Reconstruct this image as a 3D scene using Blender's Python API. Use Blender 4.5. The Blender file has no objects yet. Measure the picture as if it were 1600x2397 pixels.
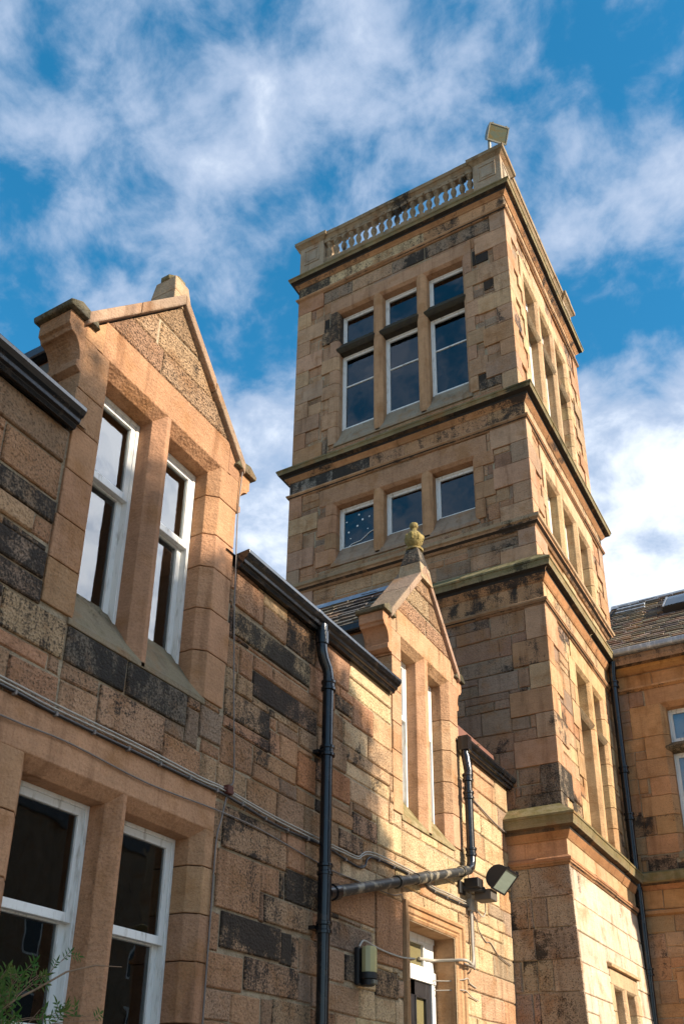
import bpy, bmesh, math, random
from mathutils import Vector, Matrix
R = math.radians
SC = bpy.context.scene
COL = SC.collection

# ---------------------------------------------------------------- camera
CAMM = ((0.868816, 0.494991, 0.011924), (-0.189941, 0.355434, -0.915199), (-0.457254, 0.792875, 0.402826))
cd = bpy.data.cameras.new('camera')
cam = bpy.data.objects.new('camera', cd)
COL.objects.link(cam)
r, d, f = [Vector(v) for v in CAMM]
mw = Matrix((r, -d, -f)).transposed().to_4x4()
mw.translation = Vector((4.0, 0.0, 1.6))
cam.matrix_world = mw
cd.sensor_fit = 'VERTICAL'
cd.sensor_height = 36.0
cd.sensor_width = 24.03
cd.lens = 36.0 * 2184.16 / 2397.0
cd.shift_x = 0.0
cd.shift_y = (1672.71 - 1198.5) / 2397.0
cd.clip_start = 0.05
cd.clip_end = 4000
SC.camera = cam

# ---------------------------------------------------------------- sky and sun
SUN_EL, SUN_AZ = 28.0, 2.5         # azimuth measured from +x towards +y
W = bpy.data.worlds.new('World')
SC.world = W
W.use_nodes = True
nt = W.node_tree
for n in list(nt.nodes): nt.nodes.remove(n)
def N(t, kind, **kw):
    n = t.nodes.new(kind)
    for k, v in kw.items():
        if k.startswith('i_'):
            key = k[2:]
            n.inputs[int(key) if key.isdigit() else key.replace('_', ' ')].default_value = v
        else: setattr(n, k, v)
    return n
def L(t, a, b, ao=0, bi=0):
    t.links.new(a.outputs[ao], b.inputs[bi])
def MATH(t, op, a=None, b=None, clamp=False):
    n = t.nodes.new('ShaderNodeMath'); n.operation = op; n.use_clamp = clamp
    for i, x in enumerate((a, b)):
        if x is None: continue
        if isinstance(x, (int, float)): n.inputs[i].default_value = x
        else: t.links.new(x, n.inputs[i])
    return n.outputs[0]
def MIX(t, fac, a, b, mode='MIX'):
    n = t.nodes.new('ShaderNodeMix'); n.data_type = 'RGBA'; n.blend_type = mode
    for sock, x in ((n.inputs[0], fac), (n.inputs[6], a), (n.inputs[7], b)):
        if isinstance(x, (int, float)): sock.default_value = x
        elif isinstance(x, tuple): sock.default_value = (*x, 1.0)
        else: t.links.new(x, sock)
    return n.outputs[2]
def RAMP(t, x, lo, hi):
    n = t.nodes.new('ShaderNodeMapRange'); n.interpolation_type = 'SMOOTHSTEP'
    t.links.new(x, n.inputs[0]); n.inputs[1].default_value = lo; n.inputs[2].default_value = hi
    return n.outputs[0]
sky = N(nt, 'ShaderNodeTexSky', sky_type='NISHITA', sun_disc=False)
sky.sun_elevation = R(SUN_EL)
sky.sun_rotation = R(90.0 - SUN_AZ)
sky.air_density = 1.0; sky.dust_density = 0.3; sky.ozone_density = 2.2
hsv = N(nt, 'ShaderNodeHueSaturation'); hsv.inputs['Saturation'].default_value = 1.36; hsv.inputs['Hue'].default_value = 0.483
hsv.inputs['Value'].default_value = 1.62
L(nt, sky, hsv, 0, 4)
tc = N(nt, 'ShaderNodeTexCoord')
sep = N(nt, 'ShaderNodeSeparateXYZ'); L(nt, tc, sep, 0, 0)
zc = MATH(nt, 'MAXIMUM', sep.outputs[2], 0.06)
zc = MATH(nt, 'ADD', zc, 0.45)
px = MATH(nt, 'DIVIDE', sep.outputs[0], zc); py = MATH(nt, 'DIVIDE', sep.outputs[1], zc)
cmb = N(nt, 'ShaderNodeCombineXYZ'); nt.links.new(px, cmb.inputs[0]); nt.links.new(py, cmb.inputs[1])
cmb.inputs[2].default_value = 3.7
def noise(t, vec, scale, detail=6, rough=0.55, dist=0.0):
    n = N(t, 'ShaderNodeTexNoise'); n.inputs['Scale'].default_value = scale
    n.inputs['Detail'].default_value = detail; n.inputs['Roughness'].default_value = rough
    n.inputs['Distortion'].default_value = dist
    if vec is not None: t.links.new(vec, n.inputs['Vector'])
    return n.outputs[0]
n1 = noise(nt, cmb.outputs[0], 4.4, 3, 0.5, 0.2)
n2 = noise(nt, cmb.outputs[0], 16.0, 9, 0.58, 0.2)
def lobe(direction, deg_in, deg_out):
    v = Vector(direction).normalized()
    dp = N(nt, 'ShaderNodeVectorMath', operation='DOT_PRODUCT'); dp.inputs[1].default_value = v
    nrm = N(nt, 'ShaderNodeVectorMath', operation='NORMALIZE'); L(nt, tc, nrm, 0, 0)
    L(nt, nrm, dp, 0, 0)
    return RAMP(nt, dp.outputs['Value'], math.cos(R(deg_out)), math.cos(R(deg_in)))
dens = MATH(nt, 'ADD', MATH(nt, 'MULTIPLY', n1, 0.55), MATH(nt, 'MULTIPLY', n2, 0.97))
LOBES = [  # (direction, inner deg, outer deg, weight): banks of cloud and blue gaps of this sky
    ((-0.141, 0.825, 0.548), 3, 11, 0.27),
    ((-0.02, 0.86, 0.50), 5, 13, 0.19),
    ((-0.087, 0.776, 0.625), 1, 6, 0.08),
    ((-0.476, 0.642, 0.601), 1, 8, 0.28),
    ((-0.398, 0.455, 0.796), 1, 7, 0.02),
    ((-0.465, 0.317, 0.827), 2, 12, 0.04),
    ((-0.069, 0.601, 0.796), 2, 9, 0.06),
    ((-0.573, 0.408, 0.711), 1, 7, -0.12),
    ((-0.408, 0.546, 0.732), 1, 7, -0.10),
    ((-0.092, 0.701, 0.708), 1, 6, -0.17),
    ((-0.046, 0.53, 0.847), 1, 7, -0.14),
    ((0.57, 0.60, 0.56), 8, 25, 0.40),

]
for dr, a, b, w in LOBES:
    dens = MATH(nt, 'ADD', dens, MATH(nt, 'MULTIPLY', lobe(dr, a, b), w))
# low sky carries more cloud
low = RAMP(nt, sep.outputs[2], 0.50, 0.22)
dens = MATH(nt, 'ADD', dens, MATH(nt, 'MULTIPLY', low, 0.05))
cov = MATH(nt, 'MULTIPLY', RAMP(nt, dens, 0.62, 0.96), 0.92)
thick = RAMP(nt, dens, 0.90, 1.24)
ccol = MIX(nt, thick, (3.4, 4.2, 5.6), (7.8, 8.2, 8.8))
# clouds near the sun glow by forward scattering
glow = MATH(nt, 'ADD', MATH(nt, 'MULTIPLY', lobe(tuple((math.cos(R(SUN_EL)) * math.cos(R(SUN_AZ)), math.cos(R(SUN_EL)) * math.sin(R(SUN_AZ)), math.sin(R(SUN_EL)))), 14, 62), 0.7), 1.0)
vs_ = N(nt, 'ShaderNodeVectorMath', operation='SCALE'); glow = MATH(nt, 'ADD', glow, MATH(nt, 'MULTIPLY', lobe((0.57, 0.60, 0.56), 6, 20), 3.4)); nt.links.new(ccol, vs_.inputs[0]); nt.links.new(glow, vs_.inputs['Scale']); ccol = vs_.outputs[0]  # second lobe: extra glow added to an unseen cloud for dormer panes and fill
skyc = MIX(nt, cov, hsv.outputs[0], ccol)
bg = N(nt, 'ShaderNodeBackground'); bg.inputs['Strength'].default_value = 0.078
nt.links.new(skyc, bg.inputs[0])
wo = N(nt, 'ShaderNodeOutputWorld'); L(nt, bg, wo)

sd = bpy.data.lights.new('sun', 'SUN'); sd.energy = 5.0; sd.angle = R(0.53); sd.color = (1.0, 0.87, 0.70)
so = bpy.data.objects.new('sun', sd); COL.objects.link(so)
sv = Vector((math.cos(R(SUN_EL)) * math.cos(R(SUN_AZ)), math.cos(R(SUN_EL)) * math.sin(R(SUN_AZ)), math.sin(R(SUN_EL))))
so.rotation_euler = sv.to_track_quat('Z', 'Y').to_euler()
so.location = sv * 60
SC.view_settings.view_transform = 'Standard'; SC.view_settings.look = 'None'
SC.view_settings.exposure = 0.96; SC.view_settings.gamma = 1.0
SC.render.engine = 'CYCLES'
SC.cycles.max_bounces = 8; SC.cycles.diffuse_bounces = 4; SC.cycles.transparent_max_bounces = 16

# ---------------------------------------------------------------- materials
def mat(name):
    m = bpy.data.materials.new(name); m.use_nodes = True
    t = m.node_tree
    for n in list(t.nodes): t.nodes.remove(n)
    o = N(t, 'ShaderNodeOutputMaterial')
    p = N(t, 'ShaderNodeBsdfPrincipled'); L(t, p, o)
    return m, t, p
def attr(t, name, out=0):
    a = N(t, 'ShaderNodeAttribute', attribute_name=name)
    return a.outputs[out]
def smap(t, vec, s):
    m = N(t, 'ShaderNodeMapping'); m.inputs['Scale'].default_value = s
    t.links.new(vec, m.inputs['Vector']); return m.outputs[0]
def bump(t, p, h, strength, dist):
    b = N(t, 'ShaderNodeBump'); b.inputs['Strength'].default_value = strength; b.inputs['Distance'].default_value = dist
    t.links.new(h, b.inputs['Height']); t.links.new(b.outputs[0], p.inputs['Normal']); return b

def stone_material():
    m, t, p = mat('sandstone')
    pos = N(t, 'ShaderNodeNewGeometry').outputs['Position']
    nor = N(t, 'ShaderNodeNewGeometry').outputs['Normal']
    tint = attr(t, 'tint', 0); soot = attr(t, 'soot', 2); rug = attr(t, 'rug', 2); moss = attr(t, 'moss', 2)
    big = noise(t, smap(t, pos, (1, 1, 0.45)), 1.7, 5, 0.6)
    mid = noise(t, pos, 9.0, 5, 0.62)
    fine = noise(t, pos, 58.0, 4, 0.7)
    grain = noise(t, pos, 260.0, 2, 0.6)
    # natural colour drift of the stone
    v = MATH(t, 'ADD', MATH(t, 'MULTIPLY', big, 0.85), MATH(t, 'MULTIPLY', mid, 0.55))
    v = MATH(t, 'ADD', v, MATH(t, 'MULTIPLY', grain, 0.35))
    bed = noise(t, smap(t, pos, (1.6, 1.6, 34)), 1.0, 3, 0.6)
    v = MATH(t, 'ADD', v, MATH(t, 'MULTIPLY', bed, 0.30))
    v = MATH(t, 'SUBTRACT', v, 0.01)
    hs = N(t, 'ShaderNodeHueSaturation'); t.links.new(tint, hs.inputs['Color']); t.links.new(v, hs.inputs['Value'])
    drift = noise(t, pos, 3.3, 4, 0.6)
    warm = MIX(t, RAMP(t, drift, 0.48, 0.72), hs.outputs[0], MIX(t, 0.55, hs.outputs[0], (0.30, 0.135, 0.045)))
    streak = noise(t, smap(t, pos, (7, 7, 0.7)), 1.0, 5, 0.6)
    warm = MIX(t, MATH(t, 'MULTIPLY', RAMP(t, streak, 0.50, 0.72), 0.55), warm, MIX(t, 1.0, warm, (0.42, 0.36, 0.31), 'MULTIPLY'))
    # soot crust: pitted dark speckle that closes up as soot grows
    field = noise(t, smap(t, pos, (1.0, 1.0, 0.8)), 1.15, 4, 0.62, 0.4)
    soot = MATH(t, 'ADD', soot, MATH(t, 'MULTIPLY', RAMP(t, field, 0.50, 0.72), 0.30))
    sp = MATH(t, 'ADD', MATH(t, 'MULTIPLY', fine, 0.55), MATH(t, 'MULTIPLY', mid, 0.45))
    sp = MATH(t, 'ADD', MATH(t, 'MULTIPLY', sp, 0.75), MATH(t, 'MULTIPLY', streak, 0.25))
    thr = MATH(t, 'SUBTRACT', 0.86, MATH(t, 'MULTIPLY', soot, 0.70))
    dlt = MATH(t, 'SUBTRACT', sp, thr)
    k = RAMP(t, dlt, -0.035, 0.10)
    sootc = MIX(t, fine, (0.008, 0.008, 0.009), (0.045, 0.040, 0.034))
    c = MIX(t, MATH(t, 'MULTIPLY', k, 0.93), warm, sootc)
    pit = RAMP(t, MATH(t, 'ADD', MATH(t, 'MULTIPLY', fine, 0.7), MATH(t, 'MULTIPLY', grain, 0.3)), 0.49, 0.62)
    c = MIX(t, MATH(t, 'MULTIPLY', pit, MATH(t, 'MULTIPLY', rug, 0.85)), c, (0.04, 0.028, 0.017))
    # moss and lichen
    sn = N(t, 'ShaderNodeSeparateXYZ'); t.links.new(nor, sn.inputs[0])
    mk = MATH(t, 'MULTIPLY', moss, MATH(t, 'ADD', RAMP(t, mid, 0.36, 0.62), MATH(t, 'MULTIPLY', RAMP(t, sn.outputs[2], 0.15, 0.8), 0.5)), True)
    mossc = MIX(t, fine, (0.060, 0.050, 0.014), (0.17, 0.14, 0.042))
    c = MIX(t, mk, c, mossc)
    t.links.new(c, p.inputs['Base Color'])
    p.inputs['Roughness'].default_value = 0.93
    p.inputs['Specular IOR Level'].default_value = 0.2
    # tooling and pits
    vo = N(t, 'ShaderNodeTexVoronoi'); vo.inputs['Scale'].default_value = 34.0; t.links.new(smap(t, pos, (1, 1, 1.25)), vo.inputs['Vector'])
    h = MATH(t, 'MULTIPLY', MATH(t, 'ADD', MATH(t, 'MULTIPLY', fine, 1.6), MATH(t, 'MULTIPLY', vo.outputs['Distance'], 0.9)), rug)
    h = MATH(t, 'ADD', h, MATH(t, 'MULTIPLY', grain, 0.16))
    h = MATH(t, 'ADD', h, MATH(t, 'MULTIPLY', MATH(t, 'MULTIPLY', mid, rug), 1.3))
    bump(t, p, h, 0.9, 0.016)
    return m
STONE = stone_material()

def simple(name, col, rough=0.5, metal=0.0, var=0.0, scale=20.0, spec=0.5, bumpy=0.0, col2=None, lo=0.4, hi=0.7, stretch=(1, 1, 1)):
    m, t, p = mat(name)
    p.inputs['Roughness'].default_value = rough; p.inputs['Metallic'].default_value = metal
    p.inputs['Specular IOR Level'].default_value = spec
    pos = N(t, 'ShaderNodeNewGeometry').outputs['Position']
    n = noise(t, smap(t, pos, stretch), scale, 5, 0.6)
    if col2 is not None: c = MIX(t, RAMP(t, n, lo, hi), col, col2)
    else:
        hs = N(t, 'ShaderNodeHueSaturation'); hs.inputs['Color'].default_value = (*col, 1)
        t.links.new(MATH(t, 'ADD', MATH(t, 'MULTIPLY', n, 2 * var), 1.0 - var), hs.inputs['Value']); c = hs.outputs[0]
    t.links.new(c, p.inputs['Base Color'])
    if bumpy: bump(t, p, n, bumpy, 0.01)
    return m
def emit(name, col, s):
    m, t, p = mat(name)
    p.inputs['Emission Color'].default_value = (*col, 1); p.inputs['Emission Strength'].default_value = s
    p.inputs['Base Color'].default_value = (*col, 1)
    return m
def glass_material(name='window_glass', tint=(0.86, 0.9, 0.92), wob=0.12):
    m = bpy.data.materials.new(name); m.use_nodes = True; t = m.node_tree
    for n in list(t.nodes): t.nodes.remove(n)
    o = N(t, 'ShaderNodeOutputMaterial'); mx = N(t, 'ShaderNodeMixShader')
    tr = N(t, 'ShaderNodeBsdfTransparent'); tr.inputs[0].default_value = (*tint, 1)
    gl = N(t, 'ShaderNodeBsdfGlossy'); gl.inputs['Roughness'].default_value = 0.01
    fr = N(t, 'ShaderNodeFresnel'); fr.inputs[0].default_value = 1.95
    pos = N(t, 'ShaderNodeNewGeometry').outputs['Position']
    b = N(t, 'ShaderNodeBump'); b.inputs['Strength'].default_value = wob; b.inputs['Distance'].default_value = 0.02
    t.links.new(noise(t, pos, 2.2, 2, 0.5), b.inputs['Height'])
    t.links.new(b.outputs[0], gl.inputs['Normal']); t.links.new(b.outputs[0], fr.inputs['Normal'])
    t.links.new(fr.outputs[0], mx.inputs[0]); L(t, tr, mx, 0, 1); L(t, gl, mx, 0, 2); L(t, mx, o)
    return m
GLASS = glass_material()
WHITE = simple('white_paint', (0.72, 0.71, 0.67), 0.5, col2=(0.36, 0.33, 0.27), lo=0.50, hi=0.80, scale=9, stretch=(3, 3, 0.6), bumpy=0.08)
BLACK = simple('black_iron', (0.006, 0.007, 0.009), 0.24, col2=(0.028, 0.022, 0.018), lo=0.5, hi=0.7, scale=14, spec=0.5, bumpy=0.16, stretch=(1, 1, .5))
OLDIRON = simple('flaking_iron', (0.02, 0.02, 0.018), 0.5, col2=(0.20, 0.17, 0.12), lo=0.50, hi=0.62, scale=11, bumpy=0.2)
LEAD = simple('lead', (0.26, 0.29, 0.33), 0.42, metal=0.35, col2=(0.50, 0.51, 0.52), lo=0.45, hi=0.75, scale=5, stretch=(4, 1, 1))
CABW = simple('pale_cable', (0.34, 0.31, 0.26), 0.5, var=0.2, scale=9)
CABB = simple('black_cable', (0.012, 0.012, 0.014), 0.4, var=0.2)
CABG = simple('grey_cable', (0.17, 0.14, 0.12), 0.6, var=0.3)
RUST = simple('rust', (0.09, 0.022, 0.012), 0.8, var=0.4, scale=60)
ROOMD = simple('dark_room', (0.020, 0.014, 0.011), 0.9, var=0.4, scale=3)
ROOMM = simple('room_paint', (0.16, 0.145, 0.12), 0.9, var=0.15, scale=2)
ROOMB = simple('blue_room', (0.075, 0.048, 0.12), 0.9, var=0.3, scale=2)
ROOMG = simple('grey_room', (0.24, 0.25, 0.27), 0.9, var=0.2, scale=2)
REDC = simple('red_ceiling', (0.16, 0.035, 0.03), 0.8, var=0.2, scale=3)
CEIL = simple('white_ceiling', (0.62, 0.61, 0.57), 0.9, var=0.05)
LINING = simple('lining_paint', (0.30, 0.27, 0.20), 0.7, var=0.2, scale=6)
CURT = simple('curtain', (0.055, 0.032, 0.020), 0.95, var=0.3, scale=6, stretch=(9, 9, 0.4))
PALEC = simple('pale_curtain', (0.30, 0.275, 0.21), 0.95, var=0.3, scale=6, stretch=(9, 9, 0.4))
CLOUDREFL = simple('cloud_reflection', (0.62, 0.60, 0.64), 0.9, var=0.05)
DOORB = simple('door_paint', (0.013, 0.013, 0.016), 0.35, col2=(0.035, 0.033, 0.034), scale=6, stretch=(6, 6, 1))
FROST = simple('obscure_glass', (0.17, 0.145, 0.07), 0.25, var=0.25, scale=90, bumpy=0.35)
LAMPY = simple('lamp_diffuser', (0.50, 0.42, 0.20), 0.18, var=0.1, scale=8)
LENS = simple('lamp_lens', (0.25, 0.30, 0.25), 0.16, var=0.25, scale=7, stretch=(1, 1, 5))
LENSW = simple('weathered_lens', (0.10, 0.12, 0.085), 0.12, col2=(0.15, 0.11, 0.04), lo=0.42, hi=0.62, scale=5, stretch=(1, 1, 3))
GREYMET = simple('grey_metal', (0.20, 0.19, 0.15), 0.5, metal=0.5, var=0.2)
DARKMET = simple('dark_metal', (0.012, 0.011, 0.011), 0.55, var=0.3)
BROWNMET = simple('brown_metal', (0.09, 0.075, 0.06), 0.6, var=0.3)
LEAF = simple('leaf', (0.022, 0.072, 0.006), 0.7, spec=0.2, col2=(0.085, 0.10, 0.015), lo=0.4, hi=0.7, scale=16)
STEM = simple('stem', (0.20, 0.12, 0.065), 0.8, var=0.3)
GRND = None
TREEL = simple('tree_leaf', (0.045, 0.075, 0.018), 0.7, var=0.4, scale=2)
BARK = simple('bark', (0.09, 0.07, 0.05), 0.9, var=0.4, scale=12)
ASPH = simple('paving', (0.27, 0.23, 0.18), 0.9, var=0.25, scale=2.5, bumpy=0.3)
TUBE = emit('fluorescent_tube', (1.0, 0.97, 0.9), 9.0)
PAPER = simple('white_paper', (0.78, 0.78, 0.76), 0.7, var=0.05)
CHROME = simple('chrome', (0.7, 0.68, 0.6), 0.2, metal=1.0, var=0.05)
TERRA = simple('red_tile', (0.15, 0.062, 0.04), 0.85, var=0.25, scale=9, bumpy=0.2)

# ---------------------------------------------------------------- mesh helpers
class Frame:
    """a wall face: (u along, v up, d outward) -> world"""
    def __init__(s, fn): s.fn = fn
    def __call__(s, u, v, d): return s.fn(u, v, d)
def WINGF(x=0.0): return Frame(lambda u, v, d: (x + d, u, v))
def FRONTF(y): return Frame(lambda u, v, d: (u, y - d, v))
def SIDEF(x): return Frame(lambda u, v, d: (x + d, u, v))

class MB:
    def __init__(s):
        s.v = []; s.f = []; s.t = []; s.s = []; s.r = []; s.m = []
    def add(s, vs, fs, tint=(0.5, 0.5, 0.5), soot=0.0, rug=0.3, moss=0.0):
        o = len(s.v); s.v += [tuple(p) for p in vs]
        n = len(vs)
        s.t += [tint] * n; s.s += [soot] * n; s.r += [rug] * n; s.m += [moss] * n
        s.f += [[o + i for i in q] for q in fs]
    def box(s, a, b, **k):
        x0, y0, z0 = [min(p, q) for p, q in zip(a, b)]; x1, y1, z1 = [max(p, q) for p, q in zip(a, b)]
        vs = [(x0, y0, z0), (x1, y0, z0), (x1, y1, z0), (x0, y1, z0), (x0, y0, z1), (x1, y0, z1), (x1, y1, z1), (x0, y1, z1)]
        s.add(vs, [(0, 3, 2, 1), (4, 5, 6, 7), (0, 1, 5, 4), (1, 2, 6, 5), (2, 3, 7, 6), (3, 0, 4, 7)], **k)
    def fbox(s, F, u0, u1, v0, v1, d0, d1, **k):
        vs = [F(u, v, d) for d in (d0, d1) for (u, v) in ((u0, v0), (u1, v0), (u1, v1), (u0, v1))]
        s.add(vs, [(0, 3, 2, 1), (4, 5, 6, 7), (0, 1, 5, 4), (1, 2, 6, 5), (2, 3, 7, 6), (3, 0, 4, 7)], **k)
    def prism(s, pts0, pts1, **k):
        n = len(pts0)
        fs = [(i, (i + 1) % n, n + (i + 1) % n, n + i) for i in range(n)]
        fs += [tuple(range(n))[::-1], tuple(range(n, 2 * n))]
        s.add(list(pts0) + list(pts1), fs, **k)
    def vprism(s, F, ud, v0, v1, **k):
        s.prism([F(u, v0, d) for u, d in ud], [F(u, v1, d) for u, d in ud], **k)
    def uprism(s, F, vd, u0, u1, **k):
        s.prism([F(u0, v, d) for v, d in vd], [F(u1, v, d) for v, d in vd], **k)
    def block(s, F, poly, d0, d1, bev=0.006, **k):
        n = len(poly)
        cx = sum(p[0] for p in poly) / n; cy = sum(p[1] for p in poly) / n
        ins = inset(poly, bev)
        if ins is None: ins = [(cx + (p[0] - cx) * .8, cy + (p[1] - cy) * .8) for p in poly]
        vs = [F(u, v, d0) for u, v in poly] + [F(u, v, d1 - bev) for u, v in poly] + [F(u, v, d1) for u, v in ins]
        fs = []
        for j in (0, n):
            fs += [(j + i, j + (i + 1) % n, j + n + (i + 1) % n, j + n + i) for i in range(n)]
        fs.append(tuple(range(2 * n, 3 * n)))
        s.add(vs, fs, **k)
    def tube(s, pts, rad, seg=10, cap=True, **k):
        pts = [Vector(p) for p in pts]; n = len(pts)
        rads = rad if isinstance(rad, (list, tuple)) else [rad] * n
        vs = []; up = None
        for i, p in enumerate(pts):
            t = (pts[min(i + 1, n - 1)] - pts[max(i - 1, 0)]).normalized()
            if up is None:
                up = Vector((0, 0, 1)) if abs(t.z) < 0.9 else Vector((1, 0, 0))
            x = (up - t * up.dot(t)).normalized(); y = t.cross(x); up = x
            for j in range(seg):
                a = 2 * math.pi * j / seg
                vs.append(p + (x * math.cos(a) + y * math.sin(a)) * rads[i])
        fs = []
        for i in range(n - 1):
            for j in range(seg):
                a, b = i * seg + j, i * seg + (j + 1) % seg
                fs.append((a, b, b + seg, a + seg))
        if cap: fs += [tuple(range(seg))[::-1], tuple(range((n - 1) * seg, n * seg))]
        s.add(vs, fs, **k)
    def lathe(s, c, prof, seg=16, square=False, **k):
        vs = []; n = len(prof)
        for r_, z in prof:
            for j in range(seg):
                a = 2 * math.pi * (j + .5) / seg
                q = r_
                if square: q = r_ / max(abs(math.cos(a)), abs(math.sin(a)))
                vs.append((c[0] + q * math.cos(a), c[1] + q * math.sin(a), c[2] + z))
        fs = [(i * seg + j, i * seg + (j + 1) % seg, (i + 1) * seg + (j + 1) % seg, (i + 1) * seg + j) for i in range(n - 1) for j in range(seg)]
        fs += [tuple(range(seg))[::-1], tuple(range((n - 1) * seg, n * seg))]
        s.add(vs, fs, **k)
    def build(s, name, m, parent=None, smooth=None, bevel=0.0, recalc=True, label=None):
        me = bpy.data.meshes.new(name)
        off = root_loc(parent)
        me.from_pydata([(p[0] - off[0], p[1] - off[1], p[2] - off[2]) for p in s.v], [], s.f)
        ca = me.attributes.new('tint', 'FLOAT_COLOR', 'POINT')
        ca.data.foreach_set('color', [c for t in s.t for c in (*t, 1.0)])
        for nm, arr in (('soot', s.s), ('rug', s.r), ('moss', s.m)):
            a = me.attributes.new(nm, 'FLOAT', 'POINT'); a.data.foreach_set('value', arr)
        if recalc:
            bm = bmesh.new(); bm.from_mesh(me); bmesh.ops.recalc_face_normals(bm, faces=bm.faces); bm.to_mesh(me); bm.free()
        me.materials.append(m)
        o = bpy.data.objects.new(name, me); COL.objects.link(o)
        if parent is not None: o.parent = parent
        if smooth is not None:
            me.polygons.foreach_set('use_smooth', [True] * len(me.polygons))
            try: me.set_sharp_from_angle(angle=R(smooth))
            except Exception: pass
        if bevel:
            b = o.modifiers.new('bevel', 'BEVEL'); b.width = bevel; b.segments = 2; b.limit_method = 'ANGLE'; b.angle_limit = R(35)
        if label: o['label'] = label
        return o
def root_loc(o):
    p = Vector((0, 0, 0))
    while o is not None:
        p += o.location; o = o.parent
    return p
def inset(poly, w):
    n = len(poly); out = []
    area = sum(poly[i][0] * poly[(i + 1) % n][1] - poly[(i + 1) % n][0] * poly[i][1] for i in range(n))
    sg = 1 if area > 0 else -1
    for i in range(n):
        a, b, c = poly[i - 1], poly[i], poly[(i + 1) % n]
        e1 = (b[0] - a[0], b[1] - a[1]); e2 = (c[0] - b[0], c[1] - b[1])
        l1 = math.hypot(*e1); l2 = math.hypot(*e2)
        if l1 < 1e-6 or l2 < 1e-6: return None
        n1_ = (-e1[1] / l1 * sg, e1[0] / l1 * sg); n2_ = (-e2[1] / l2 * sg, e2[0] / l2 * sg)
        k = 1 + n1_[0] * n2_[0] + n1_[1] * n2_[1]
        if k < 0.15: return None
        out.append((b[0] + (n1_[0] + n2_[0]) / k * w, b[1] + (n1_[1] + n2_[1]) / k * w))
    return out
def clip(poly, a, b, c):
    """keep a*u + b*v <= c"""
    out = []; n = len(poly)
    for i in range(n):
        p, q = poly[i], poly[(i + 1) % n]
        dp, dq = a * p[0] + b * p[1] - c, a * q[0] + b * q[1] - c
        if dp <= 0: out.append(p)
        if (dp < 0 < dq) or (dq < 0 < dp):
            t = dp / (dp - dq); out.append((p[0] + (q[0] - p[0]) * t, p[1] + (q[1] - p[1]) * t))
    return out
def subtract(rects, e):
    out = []
    for (a, b, c, d_) in rects:
        u0, u1, v0, v1 = max(a, e[0]), min(b, e[1]), max(c, e[2]), min(d_, e[3])
        if u0 >= u1 or v0 >= v1: out.append((a, b, c, d_)); continue
        if a < u0: out.append((a, u0, c, d_))
        if u1 < b: out.append((u1, b, c, d_))
        if c < v0: out.append((u0, u1, c, v0))
        if v1 < d_: out.append((u0, u1, v1, d_))
    return out
def var(rng, c, k=0.12):
    g = 1 + rng.uniform(-k, k)
    c = (c[0] * .95, c[1] * .92, c[2] * .91)
    return tuple(max(0.01, x * g * (1 + rng.uniform(-k * .35, k * .35))) for x in c)

# palettes (stone colours; SOFFIT is darkened for underside shade)
PINK = (0.42, 0.235, 0.128); TAN = (0.44, 0.275, 0.16); BUFF = (0.48, 0.335, 0.19); GREYB = (0.30, 0.21, 0.14); UMBER = (0.33, 0.20, 0.12)
MORTAR = (0.36, 0.285, 0.19)
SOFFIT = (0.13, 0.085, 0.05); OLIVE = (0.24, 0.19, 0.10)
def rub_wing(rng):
    if getattr(rng, 'u', 0) > 6.95:  # past the shadow edge the sunlit patch is put into paler stone
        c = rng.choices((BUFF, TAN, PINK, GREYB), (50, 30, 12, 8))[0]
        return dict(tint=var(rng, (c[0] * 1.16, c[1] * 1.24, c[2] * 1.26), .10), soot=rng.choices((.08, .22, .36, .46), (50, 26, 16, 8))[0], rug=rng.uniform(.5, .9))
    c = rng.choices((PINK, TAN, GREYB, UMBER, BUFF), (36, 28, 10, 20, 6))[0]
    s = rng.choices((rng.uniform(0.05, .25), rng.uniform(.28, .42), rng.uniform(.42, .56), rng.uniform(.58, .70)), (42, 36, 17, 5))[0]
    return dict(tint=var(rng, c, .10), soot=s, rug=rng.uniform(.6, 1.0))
def rub_tower(rng):
    c = rng.choices((TAN, GREYB, UMBER, PINK), (46, 8, 14, 32))[0]
    s = rng.choices((rng.uniform(0.08, .24), rng.uniform(.24, .34), rng.uniform(.40, .50)), (70, 26, 4))[0]
    return dict(tint=var(rng, c, .10), soot=s, rug=rng.uniform(.4, .8))
def rub_lit(rng):  # paler mix for sun-facing tower faces, sunlight put into the tint
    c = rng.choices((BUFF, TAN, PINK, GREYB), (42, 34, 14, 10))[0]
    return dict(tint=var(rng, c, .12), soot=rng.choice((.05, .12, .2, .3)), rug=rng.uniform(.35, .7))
def dressed(rng, c=PINK, soot=None, k=.10):
    s = rng.choices((rng.uniform(.02, .18), rng.uniform(.2, .36)), (75, 25))[0] if soot is None else soot
    return dict(tint=var(rng, c, k), soot=s, rug=rng.uniform(.26, .5))

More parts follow.
